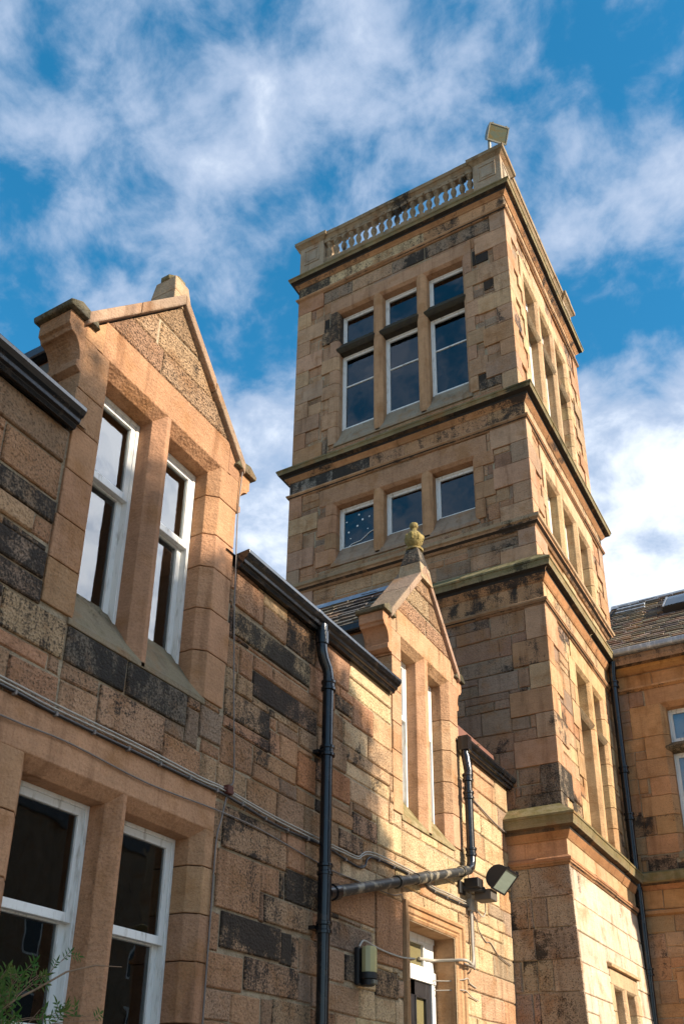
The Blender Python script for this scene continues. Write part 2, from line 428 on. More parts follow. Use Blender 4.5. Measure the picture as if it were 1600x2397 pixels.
def rubble(mb, F, area, excl, rng, pal, ch=(.22, .34), bl=(.35, .95), gap=.012, d0=-.03, d1=0.0, clips=(), jit=.009, snecks=.22):
    u0, u1, v0, v1 = area
    v = v0
    while v < v1 - .02:
        h = rng.uniform(*ch)
        if v + h > v1 - .12: h = v1 - v
        u = u0 - rng.uniform(0, bl[0])
        while u < u1:
            ln = rng.uniform(*bl)
            a, b = max(u, u0), min(u + ln, u1)
            if u1 - b < .12: b = u1; ln = b - u + .001
            if b - a > .03:
                pcs = [(a, b, v, v + h)]
                if h > .26 and rng.random() < snecks:
                    k = rng.uniform(.35, .65); pcs = [(a, b, v, v + h * k), (a, b, v + h * k, v + h)]
                    if b - a > .5 and rng.random() < .6:
                        q = a + (b - a) * rng.uniform(.35, .65); pcs[0:1] = [(a, q, v, v + h * k), (q, b, v, v + h * k)]
                for pc in pcs:
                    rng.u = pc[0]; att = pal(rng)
                    rs = [pc]
                    for e in excl: rs = subtract(rs, e)
                    for (ra, rb, rc, rd) in rs:
                        if rb - ra < .045 or rd - rc < .04: continue
                        g = gap / 2
                        P_ = [(ra + g, rc + g), (rb - g, rc + g), (rb - g, rd - g), (ra + g, rd - g)]
                        P_ = [(p[0] + rng.uniform(-jit, jit), p[1] + rng.uniform(-jit, jit)) for p in P_]
                        for c in clips:
                            P_ = clip(P_, *c)
                            if len(P_) < 3: break
                        if len(P_) < 3: continue
                        ar = abs(sum(P_[i][0] * P_[(i + 1) % len(P_)][1] - P_[(i + 1) % len(P_)][0] * P_[i][1] for i in range(len(P_)))) / 2
                        if ar < .002: continue
                        mb.block(F, P_, d0, d1 + rng.uniform(-.010, .005), .011, **att)
            u += ln
        v += h
def backing(mb, F, area, holes, d=-.020, tint=MORTAR):
    us = sorted({area[0], area[1]} | {x for h in holes for x in h[:2] if area[0] < x < area[1]})
    vs = sorted({area[2], area[3]} | {x for h in holes for x in h[2:] if area[2] < x < area[3]})
    for i in range(len(us) - 1):
        for j in range(len(vs) - 1):
            cu, cv = (us[i] + us[i + 1]) / 2, (vs[j] + vs[j + 1]) / 2
            if any(h[0] < cu < h[1] and h[2] < cv < h[3] for h in holes): continue
            mb.add([F(us[i], vs[j], d), F(us[i + 1], vs[j], d), F(us[i + 1], vs[j + 1], d), F(us[i], vs[j + 1], d)], [(0, 1, 2, 3)], tint=tint, soot=.12, rug=.5)

def grime(mb, zs, amt, rng):
    """run-off soot below ledges: zs = [(z of ledge underside, reach)]"""
    for q in mb.f:
        z = max(mb.v[i][2] for i in q)
        for (zl, h) in zs:
            if zl - h < z <= zl + .02:
                for i in q:
                    if mb.s[i] < .6: mb.s[i] = max(mb.s[i], min(.52, mb.r[i] * 0 + amt * (.55 + .45 * (1 - (zl - z) / h)) * (.75 + .5 * abs(math.sin(mb.v[q[0]][0] * 3.1 + mb.v[q[0]][1] * 2.3)))))

def thing(name, label, cat, loc=(0, 0, 0), group=None):
    o = bpy.data.objects.new(name, None); COL.objects.link(o); o.location = loc
    o['label'] = label; o['category'] = cat
    if group: o['group'] = group
    return o
def tag(o, label, cat, group=None):
    o['label'] = label; o['category'] = cat
    if group: o['group'] = group
    return o
def struct(o): o['kind'] = 'structure'; return o

# ---------------------------------------------------------------- windows and surrounds
def jamb_stones(mb, F, ue, side, v0, v1, rng, wide, narrow, c=.08, depth=.3, col=PINK, h=(.30, .40), d1=0.0, special=None):
    """stones up one side of an opening; ue = opening edge at the wall face, side -1 stones lie at smaller u. returns margins used"""
    ex = []; v = v0; k = rng.random() < .5
    while v < v1 - .01:
        hh = rng.uniform(*h)
        if v + hh > v1 - .18: hh = v1 - v
        w = wide if k else narrow
        w *= rng.uniform(.92, 1.05); k = not k
        uo = ue + side * w
        ui = ue - side * c
        poly = [(uo, -depth), (uo, d1), (ue, d1), (ui, d1 - c), (ui, -depth)]
        att = dressed(rng, col)
        if special:
            for (sa, sb, so_) in special:
                if sa < v + hh / 2 < sb: att['soot'] = so_; att['rug'] = .6
        mb.vprism(F, poly, v + .004, v + hh - .004, **att)
        ex.append((min(uo, ue), max(uo, ue), v, v + hh))
        v += hh
    return ex
def surround(parent, F, lights, vs, vl, rng, c=.08, depth=.3, lint_h=.30, lint_ext=.16, wide=.30, narrow=.13, col=PINK,
             transom=None, sill_h=.16, sill_slope=.16, d1=0.0, lint_over=None, dark_transom=.75, jw=None, lint_soot=.1, sill_att=None, special=None, mull_att=None, sill_k=None):
    """stone surround of a mullioned opening. returns exclusion rects for the wall"""
    u0, u1 = lights[0][0], lights[-1][1]
    ex = []
    mb = MB()
    jv0 = vs
    jl = jw[0] if jw else (wide, narrow); jr = jw[1] if jw else (wide, narrow)
    ex += jamb_stones(mb, F, u0, -1, jv0, vl, rng, jl[0], jl[1], c, depth, col, d1=d1, special=special)
    ex += jamb_stones(mb, F, u1, +1, jv0, vl, rng, jr[0], jr[1], c, depth, col, d1=d1)
    lo = lint_over or (u0 - lint_ext, u1 + lint_ext)
    mb.uprism(F, [(vl, d1), (vl + lint_h, d1), (vl + lint_h, -depth), (vl - c, -depth), (vl - c, d1 - c)], lo[0], lo[1], **dressed(rng, col, lint_soot))
    ex.append((lo[0], lo[1], vl, vl + lint_h)); ex.append((u0, u1, vs, vl))
    so_ = mb.build('window_surround', STONE, parent, bevel=.006)
    for i in range(len(lights) - 1):
        a, b = lights[i][1], lights[i + 1][0]
        m = MB(); v = vs - .05
        cuts = [vs - .05] + ([transom[0] - .02] if transom else []) + [vl]
        for j in range(len(cuts) - 1):
            poly = [(a, d1), (b, d1), (b + c, d1 - c), (b + c, -depth), (a - c, -depth), (a - c, d1 - c)]
            m.vprism(F, poly, cuts[j] + .003, cuts[j + 1] - .003, **(mull_att or dressed(rng, col, rng.uniform(.02, .12))))
        m.build('mullion', STONE, so_, bevel=.005)
    m = MB()
    att = sill_att or dict(tint=(0.25, .20, .13), soot=.25, rug=.3, moss=.25)
    e = (jl[1] * .0, jr[1] * .0)
    sp_ = [(vs + sill_slope, -depth)] if not sill_k else [(vs + sill_k[1], -sill_k[0]), (vs + sill_k[1], -depth)]
    m.uprism(F, [(vs - sill_h, d1), (vs - .01, d1)] + sp_ + [(vs - sill_h, -depth)], u0 - .02, u1 + .02, **att)
    m.build('sill', STONE, so_, bevel=.006)
    ex.append((u0 - .02, u1 + .02, vs - sill_h, vs))
    if transom:
        for (a, b) in lights:
            m = MB(); t0, t1 = transom
            m.uprism(F, [(t0, d1 - .02), (t0 + .05, d1 + .012), (t1, -.14), (t1, -depth), (t0 - .03, -depth), (t0 - .03, d1 - c)], a - .0, b + .0,
                     tint=(.22, .16, .10), soot=dark_transom, rug=.5, moss=.15)
            m.build('transom', STONE, so_, bevel=.005)
    return ex
def timber(parent, F, u0, u1, v0, v1, d=-.2, style='sash', bar=None, ow=.03, glass=None):
    """painted timber window filling u0..u1, v0..v1"""
    fr = MB(); k = dict()
    def ring(mb, a, b, c_, e_, w, wb, wt, d0, d1_):
        mb.fbox(F, a, a + w, c_, e_, d0, d1_); mb.fbox(F, b - w, b, c_, e_, d0, d1_)
        mb.fbox(F, a + w, b - w, c_, c_ + wb, d0, d1_); mb.fbox(F, a + w, b - w, e_ - wt, e_, d0, d1_)
    ring(fr, u0, u1, v0, v1, ow, .05, ow, d - .10, d)
    w = fr.build('window', WHITE, parent, bevel=.004)
    a, b, c_, e_ = u0 + ow, u1 - ow, v0 + .05, v1 - ow
    gm = glass or GLASS
    def pane(pa, pb, pc, pd, dd):
        m = MB(); m.fbox(F, pa, pb, pc, pd, dd - .004, dd); m.build('pane', gm, w)
    if style == 'sash':
        vm = bar
        s1 = MB(); ring(s1, a, b, vm - .012, e_, .048, .058, .05, d - .05, d - .008); s1.build('sash', WHITE, w, bevel=.004)
        pane(a + .048, b - .048, vm + .046, e_ - .05, d - .028)
        s2 = MB(); ring(s2, a, b, c_, vm + .02, .048, .085, .04, d - .098, d - .056); s2.build('sash', WHITE, w, bevel=.004)
        pane(a + .048, b - .048, c_ + .085, vm - .02, d - .077)
    else:
        s1 = MB(); ring(s1, a, b, c_, e_, .04, .05, .045, d - .06, d - .012)
        if bar: s1.fbox(F, a + .04, b - .04, bar - .013, bar + .013, d - .05, d - .018)
        s1.build('sash', WHITE, w, bevel=.004)
        if bar:
            pane(a + .04, b - .04, c_ + .05, bar - .013, d - .034); pane(a + .04, b - .04, bar + .013, e_ - .045, d - .034)
        else: pane(a + .04, b - .04, c_ + .05, e_ - .045, d - .034)
    return w
def room(parent, x0, x1, y0, y1, z0, z1, open_, wall, ceil, name='interior'):
    m = MB()
    P_ = lambda *a: m.add(a, [(0, 1, 2, 3)])
    if '-x' not in open_: P_((x0, y0, z0), (x0, y1, z0), (x0, y1, z1), (x0, y0, z1))
    if '+x' not in open_: P_((x1, y0, z0), (x1, y1, z0), (x1, y1, z1), (x1, y0, z1))
    if '-y' not in open_: P_((x0, y0, z0), (x1, y0, z0), (x1, y0, z1), (x0, y0, z1))
    if '+y' not in open_: P_((x0, y1, z0), (x1, y1, z0), (x1, y1, z1), (x0, y1, z1))
    P_((x0, y0, z0), (x1, y0, z0), (x1, y1, z0), (x0, y1, z0))
    o = m.build(name, wall, parent, recalc=False)
    c = MB(); c.add([(x0, y0, z1), (x1, y0, z1), (x1, y1, z1), (x0, y1, z1)], [(0, 1, 2, 3)])
    c.build('ceiling', ceil, o, recalc=False)
    return o

def loft(mb, rect, prof, rng, sides='FLRB', stone=(.8, 1.3), jt=.006):
    """mitred moulding round a rectangle. prof: list of (proj, z, att) ; att applies to the segment that starts there"""
    x0, x1, y0, y1 = rect
    def side(s_, p):
        return {'F': ((x0 - p, y0 - p), (x1 + p, y0 - p)), 'R': ((x1 + p, y0 - p), (x1 + p, y1 + p)),
                'B': ((x1 + p, y1 + p), (x0 - p, y1 + p)), 'L': ((x0 - p, y1 + p), (x0 - p, y0 - p))}[s_]
    for s_ in sides:
        n = max(2, int(4.4 / rng.uniform(*stone)))
        cuts = [0.0] + sorted((i + rng.uniform(-.15, .15)) / n for i in range(1, n)) + [1.0]
        for i in range(n):
            g = rng.uniform(.80, 1.16); ds = rng.uniform(-.15, .24); dz = rng.uniform(-.006, .006); dpj = rng.uniform(-.006, .005)
            for j in range(len(prof) - 1):
                p0, z0, at = prof[j]; p1, z1, _ = prof[j + 1]; p0 += dpj; p1 += dpj; z0 += dz; z1 += dz
                a, b = side(s_, p0); c, e = side(s_, p1)
                lp = lambda A, B, k: (A[0] + (B[0] - A[0]) * k, A[1] + (B[1] - A[1]) * k)
                k0, k1 = cuts[i], cuts[i + 1]
                vs = [(*lp(a, b, k0), z0), (*lp(a, b, k1), z0), (*lp(c, e, k1), z1), (*lp(c, e, k0), z1)]
                att = dict(at); att['tint'] = tuple(x * g for x in at['tint']); att['soot'] = max(0, at['soot'] + ds * (1 if at['soot'] > .05 else .3))
                mb.add(vs, [(0, 1, 2, 3)], **att)

def slates(mb, o, ux, vx, nx, lu, lv, rng, row=.15, w=.24):
    """o origin at eaves, ux along eaves, vx up the slope, nx normal"""
    o = Vector(o); ux = Vector(ux); vx = Vector(vx).normalized(); nx = Vector(nx).normalized()
    nrow = int(lv / row)
    for i in range(nrow + 1):
        u = -rng.uniform(0, w)
        while u < lu:
            ww = rng.uniform(w * .7, w * 1.25)
            a, b = max(u, 0), min(u + ww - .016, lu)
            v0 = i * row + rng.uniform(-.018, .018); v1 = min(v0 + row * 1.9, lv)
            if b - a > .03 and v1 - v0 > .03:
                th = rng.uniform(.020, .036); lift = th + .014
                q = lambda uu, vv, nn: o + ux * uu + vx * vv + nx * nn
                j = rng.uniform(-.012, .012)
                c = rng.choices(((.20, .178, .145), (.155, .145, .13), (.245, .22, .18), (.11, .11, .11), (.25, .20, .12)), (34, 26, 20, 14, 6))[0]
                vs = [q(a, v0 + j, lift), q(b, v0 - j, lift), q(b, v1, .004), q(a, v1, .004),
                      q(a, v0 + j, lift - th), q(b, v0 - j, lift - th), q(b, v1, -.01), q(a, v1, -.01)]
                mb.add(vs, [(0, 1, 2, 3), (0, 4, 5, 1), (1, 5, 6, 2), (3, 7, 4, 0), (4, 7, 6, 5)], tint=var(rng, c, .25), soot=rng.choice((.1, .2, .35, .45)), rug=.5)
            u += ww
# ================================================================ the wing
rng = random.Random(11)
WG = thing('stone_wing', 'low rubble sandstone wing with two gabled dormers and black gutters, in front of the tower', 'building', (-3.0, 4.0, 0.0))
F0 = WINGF(0.0)
G1, G2 = 4.23, 8.86
HW = .91
LOWL = [(3.36, 4.19), (4.22, 5.04)]
D1L = [(G1 - .67, G1 - .02), (G1 + .02, G1 + .67)]
D2L = [(G2 - .65, G2 - .03), (G2 + .05, G2 + .66)]
ex = []
ex += surround(WG, F0, LOWL, 1.80, 3.51, rng, jw=((.30, .22), (.10, .10)), lint_h=.29, lint_over=(2.95, 5.13), sill_slope=.30, lint_soot=.2)
SILLATT = dict(tint=(.25, .195, .13), soot=.24, rug=.3, moss=.20)
ex += surround(WG, F0, D1L, 4.47, 6.57, rng, jw=((.24, .24), (.24, .24)), lint_h=.31, lint_over=(G1 - .74, G1 + .76), sill_h=.05, sill_slope=.43, sill_att=SILLATT, col=PINK)
ex += surround(WG, F0, D2L, 4.50, 6.575, rng, jw=((.22, .22), (.25, .25)), lint_h=.31, lint_over=(G2 - .76, G2 + .78), sill_h=.05, sill_slope=.40, col=TAN, lint_soot=.40,
               sill_att=dict(tint=(.33, .26, .15), soot=.15, rug=.3, moss=.55))
for (a, b) in LOWL: timber(WG, F0, a + .08, b - .08, 1.97, 3.43, bar=2.70)
for (a, b) in D1L: timber(WG, F0, a + .08, b - .08, 4.67, 6.49, bar=5.78)
for (a, b) in D2L: timber(WG, F0, a + .08, b - .08, 4.68, 6.495, bar=5.78)
DOOR = (8.33, 9.46, 0.0, 3.46)
ARCH = (8.17, 9.64, 0.0, 3.63)
ex.append(ARCH)
wl = MB()
CUST = [(3.55, 4.09, 4.17, 4.42, .57, (.19, .155, .12)), (4.10, 4.73, 4.17, 4.42, .56, (.20, .16, .12)), (3.04, 3.54, 4.17, 4.43, .52, BUFF), (2.70, 3.31, 4.44, 4.60, .60, GREYB),
        (2.5, 3.30, 4.61, 4.80, .62, GREYB), (2.7, 3.31, 5.02, 5.18, .62, GREYB), (3.30, 3.56, 4.44, 4.68, .08, PINK), (2.85, 3.31, 5.2, 5.48, .15, PINK), (2.3, 3.31, 5.49, 5.74, .2, UMBER),
        (5.20, 6.37, 5.16, 5.38, .60, BUFF), (5.51, 6.50, 4.74, 4.97, .62, TAN), (5.16, 5.77, 4.44, 4.67, .52, TAN), (5.29, 6.06, 2.72, 2.98, .60, TAN),
        (5.60, 6.33, 2.47, 2.71, .56, TAN), (5.24, 6.09, 3.43, 3.66, .46, TAN), (5.80, 6.51, 2.99, 3.20, .45, TAN), (5.98, 6.52, 2.18, 2.46, .52, TAN),
        (6.82, 7.15, 5.15, 5.30, .58, TAN), (7.17, 7.65, 4.04, 4.25, .54, TAN), (6.92, 7.37, 3.85, 4.03, .56, TAN), (7.06, 7.28, 2.72, 2.95, .55, GREYB), (7.61, 8.06, 2.66, 2.90, .58, TAN),
        (3.88, 4.51, 3.88, 4.16, .42, TAN), (6.68, 7.6, 3.25, 3.60, .12, PINK), (7.62, 8.16, 2.95, 3.6, .15, PINK), (5.2, 5.75, 2.99, 3.42, .25, PINK), (6.20, 6.50, 4.2, 4.5, .05, (.45, .20, .09)),
        (6.72, 7.12, 4.28, 4.55, .05, (.45, .21, .10)), (5.2, 5.6, 5.42, 5.72, .1, PINK), (4.88, 5.15, 4.16, 4.42, .3, GREYB)]
for (a, b, c, e, s_, tn) in CUST:
    rs = [(a, b, c, e)]
    for q in ex: rs = subtract(rs, q)
    for (a2, b2, c2, e2) in rs:
        P_ = [(a2 + .006 + rng.uniform(-.006, .006), c2 + .006), (b2 - .006, c2 + .006 + rng.uniform(-.006, .006)), (b2 - .006 + rng.uniform(-.006, .006), e2 - .006), (a2 + .006, e2 - .006 + rng.uniform(-.006, .006))]
        if b2 - a2 > .04 and e2 - c2 > .04: wl.block(F0, P_, -.02, rng.uniform(-.002, .005), .008, tint=var(rng, tn, .08), soot=s_, rug=.9)
ex += [c[:4] for c in CUST]
gex = lambda g: (g - HW, g + HW, 5.74, 9)
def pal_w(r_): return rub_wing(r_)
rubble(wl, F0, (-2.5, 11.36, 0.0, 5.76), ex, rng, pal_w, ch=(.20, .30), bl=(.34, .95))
holes = [(LOWL[0][0], LOWL[-1][1], 1.8, 3.51), (DOOR[0], DOOR[1], 0, DOOR[3]), (D1L[0][0], D1L[-1][1], 4.47, 5.76), (D2L[0][0], D2L[-1][1], 4.5, 5.76)]
backing(wl, F0, (-2.5, 11.45, 0.0, 5.76), holes)
# plain rest of the wing shell
wl.add([(-7, -2.5, 0), (-.02, -2.5, 0), (-.02, -2.5, 5.76), (-7, -2.5, 5.76), (-3.5, -2.5, 8.5)], [(0, 1, 2, 4, 3)], tint=TAN, soot=.3, rug=.8)
wl.add([(-7, -2.5, 0), (-7, 11.45, 0), (-7, 11.45, 5.76), (-7, -2.5, 5.76)], [(0, 1, 2, 3)], tint=TAN, soot=.3, rug=.8)
wall = wl.build('wall', STONE, WG, recalc=False)

def gable(g, lint_top, col, soot_g, seed):
    rg = random.Random(seed)
    m = (7.72 - 6.66) / HW
    cl = [(-m, 1, 6.66 - m * (g - HW)), (m, 1, 6.66 + m * (g + HW))]
    gm = MB()
    # triangle body behind the face and the shoulders beside the lintel
    tri = [(g - HW, 6.57), (g + HW, 6.57), (g + HW, 6.66), (g, 7.72), (g - HW, 6.66)]
    up = clip(tri, 0, -1, -lint_top)
    gm.prism([F0(u, v, -.30) for u, v in up], [F0(u, v, -.014) for u, v in up], tint=MORTAR, soot=.15, rug=.5)
    for (a, b) in ((g - HW, g - .74), (g + .76, g + HW)):
        q = [(a, 6.575), (b, 6.575), (b, lint_top), (a, lint_top)]
        for c in cl: q = clip(q, *c)
        gm.prism([F0(u, v, -.30) for u, v in q], [F0(u, v, 0) for u, v in q], **dressed(rg, col))
    def pal(r_): return dict(tint=var(r_, r_.choice((BUFF, TAN)), .1), soot=r_.uniform(*soot_g), rug=1.7)
    v = lint_top
    for h in (.25, .27, .35):
        rubble(gm, F0, (g - HW, g + HW, v, v + h), [], rg, pal, ch=(h, h + .01), bl=(.7, 1.5), clips=cl, d0=-.03, d1=.004, snecks=0); v += h
    gw = gm.build('gable', STONE, WG)
    # raking coping
    for sgn in (-1, 1):
        cm = MB()
        for k in range(2):
            t0, t1 = k * .5 + .003, (k + 1) * .5 - (.0 if k else .003)
            a0, a1 = g + sgn * (HW + .03) * (1 - t0), g + sgn * (HW + .03) * (1 - t1)
            z0, z1 = 6.655 + 1.075 * t0, 6.655 + 1.075 * t1
            poly = [(a0, z0), (a1, z1), (a1, z1 + .115), (a0, z0 + .115)]
            cm.prism([F0(u, w_, -.33) for u, w_ in poly], [F0(u, w_, .045) for u, w_ in poly], tint=var(rg, (.34, .235, .165), .12), soot=.26, rug=.35, moss=.12)
        cm.build('coping', STONE, gw, bevel=.012)
        # kneeler (skewputt)
        body = [(0, 6.70), (.155, 6.70), (.155, 6.585), (.135, 6.57)]
        for i in range(9):
            a = i / 8 * math.pi / 2
            body.append((.125 - .105 * math.sin(a), 6.36 + .18 * math.cos(a) ** 1.0))
        body += [(.045, 6.35), (.045, 6.295), (.0, 6.27), (-.12, 6.27), (-.12, 6.70)]
        km = MB(); e_ = g + sgn * HW
        km.prism([F0(e_ + sgn * p, z, -.30) for p, z in body], [F0(e_ + sgn * p, z, -.002) for p, z in body], **dressed(rg, PINK, .16))
        kn = km.build('kneeler', STONE, gw, bevel=.005)
        cap = [(-.09, 6.70), (.190, 6.70), (.200, 6.74), (.10, 6.80), (-.05, 6.77)]
        cm = MB()
        cm.prism([F0(e_ + sgn * p, z, -.33) for p, z in cap], [F0(e_ + sgn * p, z, .04) for p, z in cap], tint=(.14, .12, .085), soot=.45, rug=.5, moss=.35)
        cm.build('kneeler_cap', STONE, gw, bevel=.01)
    return gw, rg
def dormer_roof(g):
    hw, ez, rz, xb = HW - .02, 6.70, 7.66, -2.6
    dm = MB(); sl = math.hypot(hw, rz - ez)
    dm.add([(-.30, g - hw, ez), (xb, g - hw, ez), (xb, g, rz), (-.30, g, rz)], [(0, 1, 2, 3)], tint=(.08, .07, .06), soot=.4)
    dm.add([(-.30, g + hw, ez), (xb, g + hw, ez), (xb, g, rz), (-.30, g, rz)], [(0, 1, 2, 3)], tint=(.08, .07, .06), soot=.4)
    for sgn in (-1, 1):
        slates(dm, (-2.5, g + sgn * hw, ez), (1, 0, 0), (0, -sgn * hw, rz - ez), (0, sgn * (rz - ez), hw), 2.18, sl - .03, rng, row=.14, w=.24)
    o = dm.build('dormer_roof', STONE, WG, recalc=False)
    lm = MB(); lm.prism([(-2.6, g - .10, rz - .065), (-2.6, g, rz + .055), (-2.6, g + .10, rz - .065), (-2.6, g, rz)], [(-.31, g - .10, rz - .065), (-.31, g, rz + .055), (-.31, g + .10, rz - .065), (-.31, g, rz)])
    lm.build('lead_ridge', LEAD, o)
    for sgn in (-1, 1):
        cm = MB()
        y0 = g + sgn * (HW - .07)
        for i in range(5):
            cm.box((-.32 - i * .45, y0, 5.7), (-.765 - i * .45, y0 - sgn * .1, 6.40 + .1), **dressed(rng, PINK, .15))
        cm.box((-.32, y0 - sgn * .012, 6.5), (-2.6, y0 - sgn * .1, 6.7), **dressed(rng, (.40, .20, .10), .1))
        ck = cm.build('cheek', STONE, o)
        gm = MB(); gm.box((-.34, y0 + sgn * .07, 6.64), (-2.6, y0 - sgn * .02, 6.745)); gm.build('eave_gutter', BLACK, o, bevel=.02)
ga1, rg1 = gable(G1, 6.88, PINK, (.18, .40), 5)
ga2, rg2 = gable(G2, 6.885, TAN, (.12, .30), 6)
dormer_roof(G1); dormer_roof(G2)
# block finial with an eight sided cap
fm = MB(); xc = -.13
def frus(mb, c, w0, d0, w1, d1_, z0, z1, **k):
    mb.prism([(c[0] + sx * d0, c[1] + sy * w0, z0) for sx, sy in ((-1, -1), (1, -1), (1, 1), (-1, 1))], [(c[0] + sx * d1_, c[1] + sy * w1, z1) for sx, sy in ((-1, -1), (1, -1), (1, 1), (-1, 1))], **k)
frus(fm, (xc, G1), .110, .140, .102, .132, 7.70, 7.84, tint=(.40, .28, .17), soot=.15, rug=.3)
frus(fm, (xc, G1), .102, .132, .084, .105, 7.84, 8.02, tint=(.40, .28, .17), soot=.2, rug=.3)
fm.build('finial', STONE, ga1, bevel=.008)
fm = MB(); fm.lathe((xc, G1, 8.01), [(.098, 0), (.108, .015), (.108, .035), (.07, .06)], seg=8, tint=(.22, .19, .11), soot=.25, rug=.4, moss=.4)
fm.build('finial_cap', STONE, ga1)
# ball finial
fm = MB()
frus(fm, (-.11, G2), .165, .165, .135, .135, 7.60, 7.84, tint=(.36, .27, .17), soot=.2, rug=.4)
frus(fm, (-.11, G2), .135, .135, .075, .075, 7.84, 8.10, tint=(.22, .18, .13), soot=.62, rug=.5)
fm.build('finial', STONE, ga2, bevel=.008)
fm = MB()
fm.lathe((-.11, G2, 8.09), [(.105, 0), (.112, .02), (.06, .035), (.052, .06), (.075, .075), (.100, .12), (.116, .165), (.116, .20), (.094, .235), (.07, .27), (.042, .29), (.032, .33), (.05, .35), (.056, .38), (.05, .405), (.02, .425)], seg=20,
         tint=(.36, .27, .11), soot=.2, rug=.5, moss=.55)
for i in range(8):
    a = i * math.pi / 4 + .2
    fm.lathe((-.11 + .100 * math.cos(a), G2 + .100 * math.sin(a), 8.27), [(.012, -.05), (.026, -.01), (.028, .025), (.010, .05)], seg=7, tint=(.36, .27, .10), soot=.15, rug=.5, moss=.7)
fm.build('ball', STONE, ga2, smooth=50)
# main roof
rm = MB()
def roofpatch(xa, za, xb, zb, ya, yb):
    rm.add([(xa, ya, za), (xa, yb, za), (xb, yb, zb), (xb, ya, zb)], [(0, 1, 2, 3)], tint=(.11, .095, .08), soot=.35, rug=.8)
zr_ = lambda x: 5.84 + (.02 - x) * .756
yy = -2.6
for g in (G1, G2):      # the slope is open under each dormer
    roofpatch(.02, 5.84, -2.55, zr_(-2.55), yy, g - .8); yy = g + .8
roofpatch(.02, 5.84, -2.55, zr_(-2.55), yy, 11.4)
roofpatch(-2.55, zr_(-2.55), -3.5, 8.5, -2.6, 11.4); roofpatch(-7.1, 5.75, -3.5, 8.5, -2.6, 11.4)
rm.build('roof', STONE, WG, recalc=False)
tm = MB(); tm.prism([(-.12, 9.90, 6.02), (-.20, 9.90, 6.02), (-.20, 9.90, 6.25), (-.15, 9.90, 6.25)], [(-.12, 11.37, 6.02), (-.20, 11.37, 6.02), (-.20, 11.37, 6.25), (-.15, 11.37, 6.25)])
tm.build('roof_kerb', TERRA, WG)
# gutters
def gutter(ya, yb):
    prof = [(.005, 5.745), (.055, 5.735), (.068, 5.765), (.092, 5.772), (.098, 5.80), (.122, 5.812), (.142, 5.845), (.142, 5.875), (.128, 5.882), (.005, 5.87)]
    m = MB(); m.prism([(p, ya, z) for p, z in prof], [(p, yb, z) for p, z in prof])
    y = ya + 1.1
    while y < yb - .3:
        pr = [(p + .004, z - .004 if z < 5.8 else z + .002) for p, z in prof]
        m.prism([(p, y, z) for p, z in pr], [(p, y + .07, z) for p, z in pr]); y += 1.75
    return m.build('gutter', BLACK, WG, bevel=.004)
gutter(-2.5, 3.31); gutter(5.16, 7.93); gutter(9.80, 11.38)
# down pipes
def collar(m, x, y, z, r_=.068, h=.05):
    m.lathe((x, y, z), [(r_ * .84, -.012), (r_, -.012), (r_, .012), (r_ * .86, .02), (r_ * .86, h - .0), (r_, h + .008), (r_, h + .03), (r_ * .84, h + .035)], seg=18)
dp = MB()
dp.tube([(.082, 6.415, 5.80), (.082, 6.415, 5.56)], .05, 16)
dp.lathe((.082, 6.415, 5.60), [(.052, 0), (.062, .0), (.062, .12), (.052, .12)], seg=16)
dp.tube([(.082, 6.415, 5.58), (.083, 6.418, 5.53), (.088, 6.44, 5.46), (.10, 6.485, 5.38), (.104, 6.50, 5.32), (.104, 6.505, 5.22)], .05, 16)
dp.tube([(.104, 6.505, 5.30), (.104, 6.51, 0.0)], .051, 18)
for z in (5.18, 4.55, 3.02): collar(dp, .104, 6.508, z)
collar(dp, .104, 6.508, 3.50); 
dp.tube([(.104, 6.508, 3.52), (.104, 6.508, 3.02)], .058, 18)
dp.tube([(.104, 6.53, 3.345), (.104, 6.64, 3.372)], .062, 16)
dp.tube([(.104, 6.62, 3.367), (.104, 6.70, 3.39)], .072, 16)
for z in (4.56, 3.04, 1.2): dp.box((.0, 6.43, z), (.06, 6.59, z + .03))
dp.build('downpipe', BLACK, WG, smooth=40)
dp = MB()
dp.tube([(.08, 9.74, 5.84), (.09, 9.74, 5.60)], .045, 16)
dp.box((.02, 9.68, 5.72), (.15, 9.80, 5.90))
dp.tube([(.09, 9.74, 5.66), (.105, 9.74, 5.55), (.115, 9.745, 5.46), (.11, 9.745, 5.36)], .052, 16)
dp.tube([(.105, 9.745, 5.40), (.104, 9.745, 4.42)], .048, 18)
for z in (5.34, 5.12, 4.44): collar(dp, .104, 9.745, z, .066)
dp.tube([(.104, 9.745, 4.46), (.104, 9.742, 4.36), (.104, 9.71, 4.285), (.104, 9.62, 4.235)], .051, 16)
dp.build('downpipe', BLACK, WG, smooth=40)
dp = MB()
ya, za, yb, zb = 6.66, 3.378, 9.66, 4.245
pt = lambda k: (.104, ya + (yb - ya) * k, za + (zb - za) * k)
dp.tube([pt(0), pt(1)], .050, 18)
for k in (.40, .62, .93): dp.tube([pt(k - .012), pt(k + .012)], .064, 18)
for k in (.53,): dp.tube([pt(k), pt(k + .09)], .058, 18)
dp.build('branch_pipe', OLDIRON, WG, smooth=40, label='long sloping pipe with flaking paint joining the two downpipes')
# painted linings inside the sashes
for lights, za, zb in ((LOWL, 1.95, 3.45), (D1L, 4.7, 6.5)):
    for (a, b) in lights:
        m = MB(); m.fbox(F0, b - .10, b - .075, za, zb, -.52, -.31); m.fbox(F0, b - .125, b - .10, za, zb, -.40, -.37); m.fbox(F0, b - .105, b - .09, za, zb, -.47, -.45)
        m.build('window_lining', LINING, WG)
